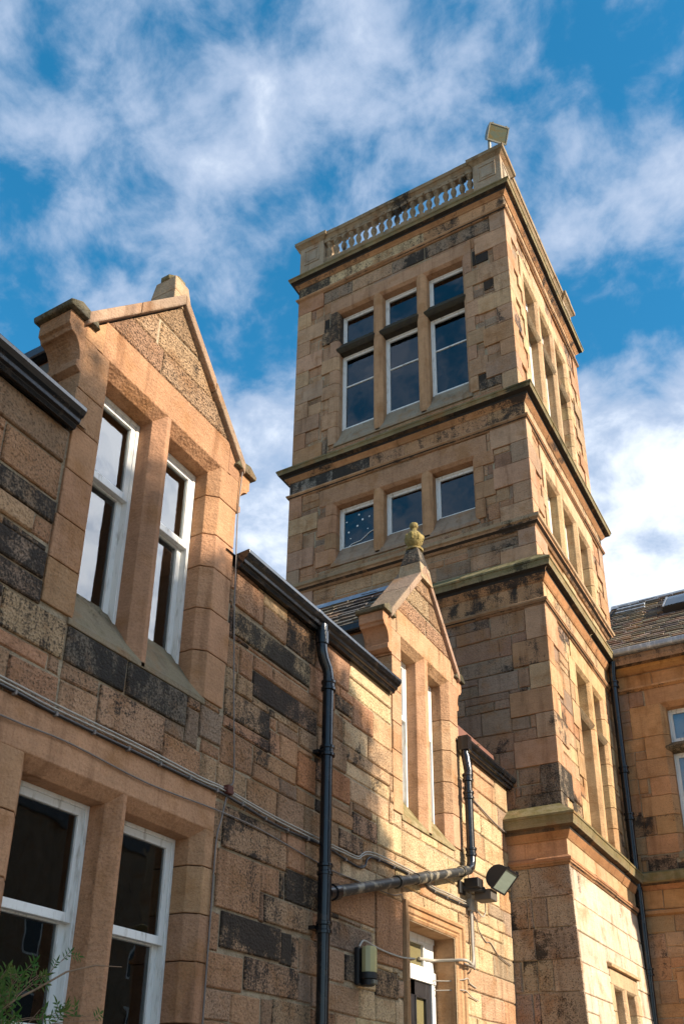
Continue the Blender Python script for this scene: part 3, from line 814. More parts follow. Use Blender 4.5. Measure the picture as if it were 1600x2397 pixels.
# rooms behind the wing windows
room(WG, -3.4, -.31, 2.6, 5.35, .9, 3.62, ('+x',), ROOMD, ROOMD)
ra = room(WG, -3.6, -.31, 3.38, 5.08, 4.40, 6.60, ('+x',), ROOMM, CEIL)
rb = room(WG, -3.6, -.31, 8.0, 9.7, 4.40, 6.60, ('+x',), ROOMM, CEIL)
for (y0, y1) in ((3.62, 3.86), (4.36, 4.50)):
    m = MB(); n_ = 14
    for i in range(n_):
        ya, yb = y0 + (y1 - y0) * i / n_, y0 + (y1 - y0) * (i + 1) / n_
        xo = -.36 - .035 * (i % 2); xp = -.36 - .035 * ((i + 1) % 2)
        m.add([(xo, ya, 4.6), (xp, yb, 4.6), (xp, yb, 6.5), (xo, ya, 6.5)], [(0, 1, 2, 3)])
    m.build('curtain', CURT if y0 < 4 else PALEC, WG, recalc=False)
m = MB(); m.tube([(-.55, 4.60, 1.0), (-.55, 4.60, 3.6)], .03, 10); m.build('pipe', PALEC, WG)

# ---- doorway
am = MB()
def arch_side(mb, pr, pth):
    """sweep profile [(in, d)] along the architrave path: left leg up, head, right leg down (mitred)"""
    y0, y1, zt = pth
    def ring(o_, dd): return [(y0 + o_, 0.0), (y0 + o_, zt - o_), (y1 - o_, zt - o_), (y1 - o_, 0.0)]
    for i in range(len(pr) - 1):
        a, b = ring(*pr[i]), ring(*pr[i + 1])
        for k in range(3):
            mb.add([F0(*a[k], pr[i][1]), F0(*a[k + 1], pr[i][1]), F0(*b[k + 1], pr[i + 1][1]), F0(*b[k], pr[i + 1][1])], [(0, 1, 2, 3)], tint=(.44, .26, .135), soot=.08 + .05 * (i % 2), rug=.2)
arch_side(am, [(0, -.01), (0, .035), (.02, .045), (.045, .035), (.055, .015), (.10, .012), (.115, -.005), (.135, .004), (.16, -.012), (.17, -.045), (.17, -.30)], (ARCH[0], ARCH[1], ARCH[3]))
ar = am.build('door_surround', STONE, WG, recalc=False, smooth=30)
dF = F0
dm = MB()
dm.fbox(dF, 8.34, 9.44, 2.98, 3.10, -.33, -.24); dm.fbox(dF, 8.34, 9.44, 3.40, 3.46, -.33, -.25)
dm.fbox(dF, 8.34, 8.42, 0, 2.98, -.33, -.25); dm.fbox(dF, 9.36, 9.44, 0, 2.98, -.33, -.25)
dm.fbox(dF, 9.20, 9.44, 3.10, 3.40, -.33, -.262); dm.fbox(dF, 8.34, 8.45, 3.10, 3.40, -.33, -.262)
dm.fbox(dF, 8.45, 9.20, 3.10, 3.135, -.31, -.252); dm.fbox(dF, 8.45, 9.20, 3.365, 3.40, -.31, -.252); dm.fbox(dF, 9.165, 9.20, 3.135, 3.365, -.31, -.252)
fl = dm.build('fanlight', WHITE, ar, bevel=.005)
dm = MB(); dm.fbox(dF, 8.45, 9.17, 3.13, 3.37, -.29, -.283); dm.build('fanlight_pane', FROST, ar)
dm = MB()
dm.fbox(dF, 8.42, 9.36, 0.05, 2.98, -.345, -.30)
for (a, b, c, e) in ((8.42, 8.54, .05, 2.98), (9.24, 9.36, .05, 2.98), (8.84, 8.97, .05, 2.98), (8.54, 9.24, 2.83, 2.98), (8.54, 9.24, 1.3, 1.45)):
    dm.fbox(dF, a, b, c, e, -.30, -.268)
for (a, b) in ((8.54, 8.84), (8.97, 9.24)):
    for q in ((a, a + .018, 1.45, 2.83), (b - .018, b, 1.45, 2.83), (a, b, 2.812, 2.83)): dm.fbox(dF, *q, -.30, -.258)
do = dm.build('door', DOORB, WG, bevel=.004, label='black panelled door with two obscured glass panes')
for (a, b) in ((8.56, 8.82), (8.99, 9.22)):
    m = MB(); m.fbox(dF, a, b, 1.47, 2.81, -.299, -.292); m.build('door_pane', FROST, do)
m = MB(); m.fbox(dF, 8.0, 9.8, 0, 3.6, -.9, -.5); m.build('lobby', ROOMD, WG)

# ================================================================ the tower
rng = random.Random(23)
TW = thing('stone_tower', 'tall square sandstone tower with mullioned windows and a pierced balustrade', 'tower', (-1.5, 13.6, 0.0))
def quoins(mbs, rect, z0, z1, rng, corners=('FR', 'FL'), pal=None, big=.57, small=.28, h=(.33, .40), special=()):
    x0, x1, y0, y1 = rect; exF = []; exS = []
    for cn in corners:
        mb = mbs.setdefault(cn, MB()); z = z0; k = rng.random() < .5
        while z < z1 - .01:
            hh = rng.uniform(*h)
            if z + hh > z1 - .2: hh = z1 - z
            wf, ws = (big, small) if k else (small, big); k = not k
            wf *= rng.uniform(.92, 1.1); ws *= rng.uniform(.92, 1.1)
            att = dressed(rng, rng.choice((TAN, TAN, PINK, (.38, .26, .16))), None, .13)
            att['soot'] = min(.36, att['soot'] + .06)
            for (c_, a, b, so_) in special:
                if c_ == cn and a < z + hh / 2 < b: att['soot'] = so_; att['tint'] = (.22, .17, .12); att['rug'] = .8
            zz = (z + .004, z + hh - .004)
            if cn == 'FR':
                mb.box((x1 - wf, y0, zz[0]), (x1, y0 + ws, zz[1]), **att); exF.append((x1 - wf, x1, z, z + hh)); exS.append((y0, y0 + ws, z, z + hh))
            elif cn == 'FL':
                mb.box((x0, y0, zz[0]), (x0 + wf, y0 + ws, zz[1]), **att); exF.append((x0, x0 + wf, z, z + hh))
            elif cn == 'BR':
                mb.box((x1 - wf, y1 - ws, zz[0]), (x1, y1, zz[1]), **att); exS.append((y1 - ws, y1, z, z + hh))
            z += hh
    return exF, exS
def shell(mb, rect, z0, z1, hF, hS):
    x0, x1, y0, y1 = rect
    backing(mb, FRONTF(y0), (x0 + .012, x1 - .012, z0, z1), hF, d=-.036)
    backing(mb, SIDEF(x1), (y0 + .012, y1 - .012, z0, z1), hS, d=-.036)
    for q in ([(x0 + .01, y0 + .02, z0), (x0 + .01, y1 - .02, z0), (x0 + .01, y1 - .02, z1), (x0 + .01, y0 + .02, z1)], [(x0 + .02, y1 - .01, z0), (x1 - .02, y1 - .01, z0), (x1 - .02, y1 - .01, z1), (x0 + .02, y1 - .01, z1)]):
        mb.add(q, [(0, 1, 2, 3)], tint=TAN, soot=.25, rug=.8)
FL3 = [(-2.83, -2.01), (-1.92, -1.12), (-1.02, -.21)]
SL3 = [(12.28, 13.08), (13.18, 13.99), (14.09, 14.87)]

# --- top storey
S6 = (-3.72, .605, 11.44, 15.80)
f6, s6 = FRONTF(S6[2]), SIDEF(S6[1])
eF = surround(TW, f6, FL3, 12.76, 15.95, rng, c=.05, depth=.38, d1=-.004, transom=(14.92, 15.20), sill_k=(.20, .43), lint_h=.27, lint_ext=.14, wide=.31, narrow=.14, col=TAN, sill_h=.07, sill_slope=.40, sill_att=dict(tint=(.30, .235, .165), soot=.22, rug=.3, moss=.12),
              special=[(15.35, 15.9, .62)], mull_att=dict(tint=(.42, .235, .12), soot=.06, rug=.2))
eS = surround(TW, s6, SL3, 12.76, 15.95, rng, c=.05, depth=.38, d1=-.004, transom=(14.92, 15.20), sill_k=(.20, .43), lint_h=.27, lint_ext=.14, wide=.31, narrow=.14, col=BUFF, sill_h=.07, sill_slope=.40, dark_transom=.15)
for (a, b) in FL3:
    timber(TW, f6, a + .05, b + .005, 13.10, 14.890, d=-.18, style='light', bar=14.16); timber(TW, f6, a + .05, b + .005, 15.13, 15.895, d=-.18, style='light')
for (a, b) in SL3:
    timber(TW, s6, a + .05, b - .05, 13.10, 14.890, d=-.18, style='light', bar=14.16); timber(TW, s6, a + .05, b - .05, 15.13, 15.895, d=-.18, style='light')
m = MB(); qm = {}
c6 = [(-.97, .30, 16.30, 16.60, .50, GREYB), (-1.64, -.98, 16.30, 16.60, .44, GREYB), (-2.5, -1.65, 16.30, 16.60, .36, TAN), (-3.15, -2.51, 16.30, 16.60, .30, GREYB)]
cb = [(-.06, .24, 15.60, 15.95, .86, (.14, .11, .09)), (-.20, -.06, 15.12, 15.58, .90, (.1, .09, .08)), (-3.36, -3.0, 15.52, 15.86, .80, (.2, .15, .1)), (.12, .31, 14.9, 15.22, .55, TAN), (-.07, .32, 12.74, 13.08, .58, GREYB), (-3.4, -3.0, 12.6, 12.95, .5, GREYB)]
qF, qS = quoins(qm, S6, 12.55, 16.62, rng, ('FR', 'FL', 'BR'))
eF += qF; eS += qS
for (a, b, c, e, s_, tn) in c6 + cb:
    rs = [(a, b, c, e)]
    for q in eF: rs = subtract(rs, q)
    for q in rs:
        if q[1] - q[0] > .04 and q[3] - q[2] > .04: m.block(f6, [(q[0] + .006, q[2] + .005), (q[1] - .006, q[2] + .005), (q[1] - .006, q[3] - .005), (q[0] + .006, q[3] - .005)], -.05, -.018, .005, tint=tn, soot=s_, rug=.9)
eF += [c[:4] for c in c6 + cb]
rubble(m, f6, (S6[0], S6[1], 12.35, 16.62), eF, rng, rub_tower, ch=(.26, .36), bl=(.4, .9), gap=.006, d0=-.05, d1=-.026)
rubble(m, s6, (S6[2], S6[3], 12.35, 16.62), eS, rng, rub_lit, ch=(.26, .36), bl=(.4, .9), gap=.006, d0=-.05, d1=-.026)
def band(mm, rect, z0, z1, rng, black=()):
    for F_, (a, b), pal in ((FRONTF(rect[2]), rect[:2], 0), (SIDEF(rect[1]), rect[2:], 1)):
        u = a
        while u < b - .01:
            ln = rng.uniform(.55, 1.1)
            if u + ln > b - .3: ln = b - u
            att = dressed(rng, (.46, .26, .135) if not pal else BUFF, rng.uniform(.02, .2));  # side faces take the paler, sunlit tint
            for (p, q, s_, tn) in black:
                if not pal and p < u + ln / 2 < q: att['soot'] = s_; att['tint'] = tn
            mm.block(F_, [(u + .002, z0), (u + ln - .002, z0), (u + ln - .002, z1), (u + .002, z1)], -.04, .0, .003, **att); u += ln
band(m, S6, 16.66, 17.02, rng, ((-3.8, -3.3, .62, (.3, .22, .13)), (-3.3, -2.5, .12, (.55, .40, .22)), (-1.6, -1.1, .40, (.50, .36, .2))))
grime(m, [(17.02, .34), (12.95, .3), (16.60, .25)], .42, rng)
shell(m, S6, 12.30, 17.15, [(FL3[0][0], FL3[-1][1], 12.72, 15.95)], [(SL3[0][0], SL3[-1][1], 12.72, 15.95)])
m.build('wall', STONE, TW, recalc=False)
for q_ in qm.values(): q_.build('corner_stones', STONE, TW, bevel=.006)

# --- second storey down (with plain band below its sill course)
S5 = (-3.735, .68, 11.42, 15.82)
f5, s5 = FRONTF(S5[2]), SIDEF(S5[1])
eF = surround(TW, f5, FL3, 10.22, 11.455, rng, sill_k=(.20, .38), c=.05, depth=.38, d1=-.004, lint_h=.33, lint_ext=.22, wide=.31, narrow=.14, col=PINK, sill_h=.07, sill_slope=.36, lint_over=(-3.1, 0.0), lint_soot=.04, sill_att=dict(tint=(.32, .22, .15), soot=.2, rug=.3, moss=.05),
              mull_att=dict(tint=(.42, .235, .12), soot=.08, rug=.15))
eS = surround(TW, s5, SL3, 10.22, 11.455, rng, sill_k=(.20, .38), c=.05, depth=.38, d1=-.004, lint_h=.33, lint_ext=.22, wide=.31, narrow=.14, col=BUFF, sill_h=.07, sill_slope=.36)
for (a, b) in FL3: timber(TW, f5, a + .05, b + .005, 10.50, 11.400, d=-.18, style='light', ow=.035)
for (a, b) in SL3: timber(TW, s5, a + .05, b - .05, 10.50, 11.400, d=-.18, style='light', ow=.035)
m = MB(); qm = {}
qF, qS = quoins(qm, S5, 9.97, 11.86, rng, ('FR', 'FL', 'BR')); q2 = quoins(qm, S5, 9.12, 9.90, rng, ('FR', 'FL', 'BR'))
eF += qF + q2[0]; eS += qS + q2[1]
rubble(m, f5, (S5[0], S5[1], 9.05, 11.86), eF, rng, rub_tower, ch=(.24, .34), bl=(.4, 1.0), gap=.006, d0=-.05, d1=-.022)
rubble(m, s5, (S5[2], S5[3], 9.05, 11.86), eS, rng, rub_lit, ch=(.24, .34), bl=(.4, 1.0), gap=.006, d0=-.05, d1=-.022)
band(m, S5, 11.90, 12.22, rng, ((-3.9, -3.2, .5, (.25, .22, .18)), (-3.2, -2.3, .64, (.24, .19, .14)), (-2.3, -2.0, .2, (.5, .4, .25)), (-1.8, -1.2, .3, PINK)))
grime(m, [(12.22, .33), (9.80, .3), (10.2, .2)], .44, rng)
shell(m, S5, 9.0, 12.45, [(FL3[0][0], FL3[-1][1], 10.16, 11.455)], [(SL3[0][0], SL3[-1][1], 10.16, 11.455)])
m.build('wall', STONE, TW, recalc=False)
for q_ in qm.values(): q_.build('corner_stones', STONE, TW, bevel=.006)

# --- third storey down
S3 = (-3.75, .735, 11.38, 15.84)
f3, s3 = FRONTF(S3[2]), SIDEF(S3[1])
SL2 = [(12.75, 13.54), (13.65, 14.30)]
eS = surround(TW, s3, SL2, 5.50, 8.11, rng, c=.05, depth=.38, d1=-.004, transom=(7.30, 7.46), lint_h=.3, lint_ext=.2, wide=.36, narrow=.16, col=(.48, .32, .17), sill_h=.07, sill_slope=.36, dark_transom=.15)
for (a, b) in SL2:
    timber(TW, s3, a + .05, b - .05, 5.78, 7.290, d=-.26, style='light'); timber(TW, s3, a + .05, b - .05, 7.44, 8.055, d=-.26, style='light')
m = MB(); qm = {}
qF, qS = quoins(qm, S3, 5.25, 8.46, rng, ('FR', 'BR'), special=(('FR', 5.2, 5.95, .54),), h=(.36, .42))
eS += qS
rubble(m, f3, (-1.2, S3[1], 5.2, 8.46), qF, rng, lambda r_: dict(rub_tower(r_), tint=var(r_, r_.choice((UMBER, GREYB, (.30, .21, .14))), .12)), ch=(.24, .36), bl=(.5, 1.1), gap=.008, d0=-.04, d1=-.010)
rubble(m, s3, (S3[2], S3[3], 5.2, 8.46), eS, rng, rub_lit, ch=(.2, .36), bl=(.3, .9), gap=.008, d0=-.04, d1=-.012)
band(m, S3, 8.50, 8.84, rng)
grime(m, [(8.84, .34), (8.46, .5), (5.9, .6)], .42, rng)
shell(m, S3, 5.1, 9.1, [], [(SL2[0][0], SL2[-1][1], 5.5, 8.11)])
m.build('wall', STONE, TW, recalc=False)
for q_ in qm.values(): q_.build('corner_stones', STONE, TW, bevel=.006)

# --- battered base
K_, ZB = .042, 4.66
X1b, Y0b = .778, 11.30
fb = Frame(lambda u, v, d: (u + K_ * (ZB - v) * min(1, max(0, (u + 1.0) / 1.778)), Y0b - K_ * (ZB - v) - d, v))
sb = Frame(lambda u, v, d: (X1b + K_ * (ZB - v) + d, u - K_ * (ZB - v) * min(1, max(0, (15 - u) / 3.7)), v))
SLB = [(12.72, 13.27), (13.36, 13.93)]
m = MB()
eS = surround(TW, sb, SLB, 1.6, 3.33, rng, c=.03, lint_h=.20, lint_ext=.12, wide=.2, narrow=.12, col=(.52, .38, .22), sill_h=.1, sill_slope=.2)
hm = MB(); hm.uprism(sb, [(3.54, -.02), (3.54, .05), (3.575, .05), (3.60, -.02)], 12.55, 14.1, **dressed(rng, BUFF, .3)); hm.build('hood_mould', STONE, TW)
eS.append((12.55, 14.1, 3.53, 3.6))
for (a, b) in SLB: timber(TW, sb, a + .03, b - .03, 1.75, 3.30, style='light')
z = 0.0; exF = []; k = 0
hs_ = [.38] * 12
while z < 4.6:
    hh = .385 if z + .6 < 4.62 else 4.62 - z
    wf = .52 if k % 2 else .33; k += 1
    att = dict(tint=var(rng, (.40, .31, .23), .12), soot=rng.choice((.3, .42, .48)), rug=1.0)
    m.block(fb, [(X1b - wf, z + .006), (X1b, z + .006), (X1b, z + hh - .006), (X1b - wf, z + hh - .006)], -.05, .0, .004, **att); exF.append((X1b - wf, X1b, z, z + hh)); z += hh
rubble(m, fb, (-.4, X1b, 0, 4.62), exF, rng, lambda r_: dict(tint=var(r_, (.38, .29, .21), .14), soot=r_.choice((.28, .4, .46)), rug=.95), ch=(.385, .386), bl=(.4, .7), d0=-.05, d1=0, snecks=0)
rubble(m, sb, (Y0b + .003, 14.95, 0, 4.62), eS, rng, lambda r_: dict(tint=var(r_, (.58, .48, .36), .10), soot=r_.choice((.10, .22, .32, .38)), rug=.4), ch=(.36, .42), bl=(.5, 1.3), gap=.006, d0=-.05, d1=0, snecks=.1, jit=.002)  # paler than the front: the sun's glare is put into the stone colour
backing(m, fb, (-.5, X1b - .012, 0, 4.7), [], d=-.02); backing(m, sb, (Y0b + .012, 15, 0, 4.7), [(SLB[0][0], SLB[-1][1], 1.6, 3.33)], d=-.02)
SB = (-3.8, X1b, Y0b, 15.9)
band(m, SB, 4.70, 4.99, rng)
m.add([(SB[0] + .05, Y0b + .05, 4.6), (SB[1] - .03, Y0b + .05, 4.6), (SB[1] - .03, Y0b + .05, 5.2), (SB[0] + .05, Y0b + .05, 5.2)], [(0, 1, 2, 3)], tint=MORTAR, soot=.3)
m.add([(SB[1] - .03, Y0b + .05, 4.6), (SB[1] - .03, 15.9, 4.6), (SB[1] - .03, 15.9, 5.2), (SB[1] - .03, Y0b + .05, 5.2)], [(0, 1, 2, 3)], tint=MORTAR, soot=.3)
m.build('wall', STONE, TW, recalc=False)

# --- cornices and strings
A_ = lambda tint, soot, moss=0.0, rug=.3: dict(tint=tint, soot=soot, moss=moss, rug=rug)
def cornice(rect, zt, p, zb, frieze_p=.0, seed=1, deep=.09, soffit=.6, top_in=.0, sides='FLRB'):
    rg = random.Random(seed)
    h = zt - zb
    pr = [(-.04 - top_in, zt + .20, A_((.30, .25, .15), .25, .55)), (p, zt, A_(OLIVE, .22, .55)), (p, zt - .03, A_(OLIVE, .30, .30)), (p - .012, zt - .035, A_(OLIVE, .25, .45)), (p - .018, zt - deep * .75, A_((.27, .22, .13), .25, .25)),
          (p - .03, zt - deep, A_(SOFFIT, soffit, 0)), (p * .42, zt - deep - .015, A_(SOFFIT, soffit + .15, 0)), (p * .40, zt - deep - .06, A_((.40, .20, .09), soffit * .55, 0)), (p * .16, zb + .02, A_((.42, .23, .11), soffit * .5, 0)), (.012, zb, A_(PINK, .2, 0)), (-.03, zb, A_(PINK, .2, 0))]  # undersides: black staining, darkened further to paint in ledge shade
    m_ = MB(); loft(m_, rect, pr, rg, sides)
    return m_.build('cornice', STONE, TW, recalc=True)
def string(rect, zt, p, h, seed, name='string_course', top=.06, tint=(.40, .23, .12), soot=.12, moss=0.0, drip=.55):
    rg = random.Random(seed); m_ = MB()
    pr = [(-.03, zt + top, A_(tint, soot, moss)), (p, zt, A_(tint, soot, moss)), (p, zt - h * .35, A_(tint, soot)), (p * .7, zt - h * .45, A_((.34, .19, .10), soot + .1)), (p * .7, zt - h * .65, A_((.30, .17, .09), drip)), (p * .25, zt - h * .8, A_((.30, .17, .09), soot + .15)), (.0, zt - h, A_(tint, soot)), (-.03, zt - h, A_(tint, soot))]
    loft(m_, rect, pr, rg); return m_.build(name, STONE, TW, recalc=True)
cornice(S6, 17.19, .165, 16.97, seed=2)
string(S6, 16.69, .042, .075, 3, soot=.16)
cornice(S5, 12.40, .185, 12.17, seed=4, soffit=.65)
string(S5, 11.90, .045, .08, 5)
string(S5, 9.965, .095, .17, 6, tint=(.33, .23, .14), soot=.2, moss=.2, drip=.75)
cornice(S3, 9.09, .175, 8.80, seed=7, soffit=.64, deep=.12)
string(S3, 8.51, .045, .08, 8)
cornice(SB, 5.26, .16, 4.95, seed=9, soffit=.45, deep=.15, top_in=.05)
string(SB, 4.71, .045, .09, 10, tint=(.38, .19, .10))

# --- balustrade
BR_ = (-3.70, .585, 11.455, 15.79)
BL = MB(); bt = (.28, .205, .125)
loft(BL, BR_, [(-.14, 17.52, A_(bt, .2)), (.012, 17.50, A_(bt, .25, .2)), (.012, 17.15, A_(bt, .3, .1))], rng)
bal = BL.build('balustrade', STONE, TW, recalc=True)
RL = MB()
loft(RL, BR_, [(-.16, 18.06, A_(bt, .3)), (.0, 18.06, A_(bt, .18)), (.0, 18.10, A_(bt, .2)), (.03, 18.15, A_(bt, .2, .1)), (.05, 18.16, A_(bt, .2)), (.06, 18.20, A_(bt, .3, .2)), (.06, 18.235, A_(bt, .35, .3)), (-.05, 18.28, A_(bt, .3, .4)), (-.18, 18.235, A_(bt, .3, .4)), (-.16, 18.06, A_(bt, .3))], rng)
RL.build('rail', STONE, bal, recalc=True)
def pier(xa, xb, ya, yb):
    p = MB(); p.box((xa, ya, 17.2), (xb, yb, 18.10), tint=(.34, .26, .175), soot=.2, rug=.3)
    for F_, (a, b) in ((FRONTF(ya), (xa, xb)), (SIDEF(xb), (ya, yb))):
        a2, b2, c2, e2 = a + .10, b - .10, 17.60, 17.99
        for (q, d_) in (((a2, b2, c2, c2 + .025), .014), ((a2, b2, e2 - .025, e2), .014), ((a2, a2 + .025, c2 + .025, e2 - .025), .014), ((b2 - .025, b2, c2 + .025, e2 - .025), .014), ((a2 + .07, b2 - .07, c2 + .07, e2 - .07), .01)):
            p.fbox(F_, *q, -.01, d_, tint=(.33, .265, .19), soot=.25, rug=.3)
    o = p.build('pier', STONE, bal, bevel=.004)
    c = MB(); cx, cy = (xa + xb) / 2, (ya + yb) / 2
    loft(c, (xa, xb, ya, yb), [(.0, 18.085, A_(bt, .2)), (.05, 18.14, A_(bt, .22)), (.085, 18.16, A_(bt, .25, .2)), (.09, 18.235, A_(bt, .3, .35)), (-.1, 18.30, A_(bt, .3, .5))], rng, stone=(3, 4))
    c.add([(xa + .1, ya + .1, 18.30), (xb - .1, ya + .1, 18.30), (xb - .1, yb - .1, 18.30), (xa + .1, yb - .1, 18.30)], [(0, 1, 2, 3)], tint=bt, soot=.3, moss=.5)
    c.build('pier_cap', STONE, bal, recalc=True)
for (xa, xb) in ((-3.72, -3.17), (.06, .605)):
    for (ya, yb) in ((11.44, 11.99), (15.25, 15.80)): pier(xa, xb, ya, yb)
bprof = [(.062, 0), (.062, .045), (.048, .055), (.036, .08), (.029, .12), (.036, .17), (.055, .23), (.062, .275), (.053, .32), (.033, .365), (.029, .40), (.044, .42), (.044, .45), (.064, .48), (.064, .56)]
bmesh0 = None
def baluster(x, y):
    global bmesh0
    if bmesh0 is None:
        b = MB(); b.lathe((0, 0, 0), bprof, seg=12, tint=(.29, .215, .135), soot=.42, rug=.5)
        b.box((-.068, -.07, 0), (.068, .07, .05), tint=(.29, .215, .135), soot=.3, rug=.3); b.box((-.066, -.072, .50), (.066, .072, .57), tint=(.29, .215, .135), soot=.25, rug=.3)
        bmesh0 = b.build('baluster', STONE, None, smooth=45); o = bmesh0
    else: o = bmesh0.copy(); COL.objects.link(o)
    o.parent = bal; rl = root_loc(bal); o.location = (x - rl[0] + rng.uniform(-.006, .006), y - rl[1] + rng.uniform(-.006, .006), 17.50 - rl[2]); o.rotation_euler = (rng.uniform(-.02, .02), rng.uniform(-.02, .02), rng.uniform(-.1, .1)); o.scale = (rng.uniform(.93, 1.08),) * 2 + (1.0,)
nb = 19
for i in range(nb):
    baluster(-3.17 + 3.23 * (i + .5) / nb, 11.53)
for i in range(nb):
    baluster(.515, 11.99 + 3.26 * (i + .5) / nb)
ARS = [MB(), MB()]   # arched heads between the balusters
st = 3.23 / nb
for i in range(nb + 1):
    for F_, o_, ARm in ((FRONTF(11.47), -3.17, ARS[0]), (SIDEF(.575), 11.99, ARS[1])):
        a, b = o_ + st * (i - .5), o_ + st * (i + .5)
        a = max(a, o_); b = min(b, o_ + 3.23)
        c_ = (o_ + st * i)
        w_ = st / 2
        P_ = [(a, 18.07)] + [(c_ + w_ * math.cos(t), 17.90 + .11 * max(0, math.sin(t))) for t in [math.pi * j / 10 for j in range(10, -1, -1)] if a - .001 <= c_ + w_ * math.cos(t) <= b + .001] + [(b, 18.07)]
        ARm.prism([F_(u, v, -.12) for u, v in P_], [F_(u, v, 0) for u, v in P_], tint=(.29, .215, .135), soot=.4, rug=.3)
for ARm in ARS: ARm.build('arcade', STONE, bal)
m = MB(); m.add([(-3.6, 11.5, 17.22), (.5, 11.5, 17.22), (.5, 15.7, 17.22), (-3.6, 15.7, 17.22)], [(0, 1, 2, 3)]); m.build('roof', LEAD, TW, recalc=False)
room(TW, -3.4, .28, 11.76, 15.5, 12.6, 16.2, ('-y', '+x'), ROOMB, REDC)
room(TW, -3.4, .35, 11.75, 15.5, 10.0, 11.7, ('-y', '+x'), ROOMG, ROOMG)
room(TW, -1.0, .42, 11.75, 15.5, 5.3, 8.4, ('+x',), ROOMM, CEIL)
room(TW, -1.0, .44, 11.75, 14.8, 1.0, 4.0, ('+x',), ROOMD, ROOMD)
# star stickers on the lower left pane
m = MB()
rs = random.Random(3)
for (u, v) in ((-2.66, 11.12), (-2.42, 11.20), (-2.22, 11.10), (-2.62, 10.9), (-2.45, 10.98), (-2.25, 10.86), (-2.58, 10.76), (-2.35, 11.08)):
    r_ = rs.uniform(.012, .022); m = MB(); m.prism([f5(u + r_ * math.cos(t), v + r_ * math.sin(t), -.210) for t in [2 * math.pi * j / 8 for j in range(8)]], [f5(u + r_ * math.cos(t), v + r_ * math.sin(t), -.208) for t in [2 * math.pi * j / 8 for j in range(8)]]); m.build('window_sticker', PAPER, TW)
m = MB()
m.tube([f5(-2.70, 10.56, -.205), f5(-2.55, 10.64, -.205), f5(-2.38, 10.66, -.205), f5(-2.2, 10.78, -.205), f5(-2.1, 10.80, -.205)], .006, 6)
m.build('window_sticker', PAPER, TW)

# ================================================================ the building on the right
rng = random.Random(31)
RB = thing('sandstone_building', 'shaded sandstone block with a slate roof and lead gutter, right of the tower', 'building', (4.0, 18.0, 0.0))
YR = 14.95
fr_ = FRONTF(YR)
RL1 = [(1.50, 2.38), (2.48, 3.36)]
RL2 = [(1.62, 2.38), (2.48, 3.3)]
PR = (.46, .25, .12)
e = surround(RB, fr_, RL1, 5.58, 8.14, rng, transom=(7.30, 7.46), lint_h=.28, lint_over=(1.28, 3.6), wide=.5, narrow=.3, col=PR, sill_h=.1, sill_slope=.3, dark_transom=.55)
e += surround(RB, fr_, RL2, 1.7, 4.05, rng, lint_h=.3, lint_over=(1.4, 3.5), wide=.4, narrow=.2, col=PR)
for (a, b) in RL1:
    timber(RB, fr_, a + .08, b - .08, 5.84, 7.27, style='light'); timber(RB, fr_, a + .08, b - .08, 7.44, 8.06, style='light')
for (a, b) in RL2: timber(RB, fr_, a + .08, b - .08, 1.9, 3.97, bar=2.9)
m = MB()
for (a, b, c, e2, s_, tn) in ((1.0, 1.45, 5.28, 5.5, .55, UMBER), (1.45, 2.3, 5.28, 5.42, .6, UMBER), (.9, 1.5, 5.50, 5.56, .5, UMBER)):
    m.block(fr_, [(a, c), (b - .01, c), (b - .01, e2), (a, e2)], -.03, -.002, .005, tint=tn, soot=s_, rug=.9); e.append((a, b, c, e2))
rubble(m, fr_, (.6, 6.5, 5.26, 8.42), e, rng, lambda r_: dict(tint=var(r_, r_.choice((PR, PR, UMBER, (.36, .22, .12))), .12), soot=r_.choice((.08, .15, .3, .36)), rug=.45), ch=(.2, .36), bl=(.4, 1.0), gap=.008, d1=-.002)
rubble(m, fr_, (.6, 6.5, 0, 4.62), e, rng, lambda r_: dict(tint=var(r_, r_.choice((PR, TAN, UMBER, (.38, .23, .12))), .12), soot=r_.choice((.08, .15, .3, .42)), rug=.5), ch=(.28, .4), bl=(.4, 1.0), gap=.008, d1=-.002)
rubble(m, fr_, (.6, 6.5, 8.46, 8.74), [], rng, lambda r_: dict(tint=var(r_, (.50, .26, .11), .1), soot=r_.choice((.03, .12)), rug=.2), ch=(.28, .29), bl=(.9, 1.4), gap=.006, d1=-.0, snecks=0)
rubble(m, fr_, (.6, 6.5, 4.72, 5.02), [], rng, lambda r_: dict(tint=var(r_, (.50, .26, .11), .1), soot=r_.choice((.03, .12, .35)), rug=.2), ch=(.3, .31), bl=(.9, 1.4), gap=.006, d1=-.0, snecks=0)
backing(m, fr_, (.5, 9, 0, 9.0), [(RL1[0][0], RL1[-1][1], 5.58, 8.14), (RL2[0][0], RL2[-1][1], 1.7, 4.05)], d=-.02)
m.add([(9, YR + .02, 0), (9, 21, 0), (9, 21, 9), (9, 17.9, 11.8), (9, YR + .02, 9)], [(0, 1, 2, 3, 4)], tint=TAN, soot=.3, rug=.8)
m.add([(.5, 21, 0), (9, 21, 0), (9, 21, 9), (.5, 21, 9)], [(0, 1, 2, 3)], tint=TAN, soot=.3, rug=.8)
m.build('wall', STONE, RB, recalc=False)
rr = (.6, 9.0, YR, 21.0)
m = MB()
loft(m, rr, [(-.02, 9.04, A_(PR, .2)), (.24, 9.02, A_((.32, .20, .12), .40)), (.24, 8.93, A_((.36, .22, .13), .36)), (.22, 8.86, A_((.30, .17, .09), .5)), (.12, 8.85, A_((.50, .25, .08), .12)), (.10, 8.80, A_((.46, .24, .09), .2)), (.03, 8.75, A_(PR, .15)), (-.02, 8.74, A_(PR, .15))], rng, 'F')
m.build('cornice', STONE, RB)
m = MB()
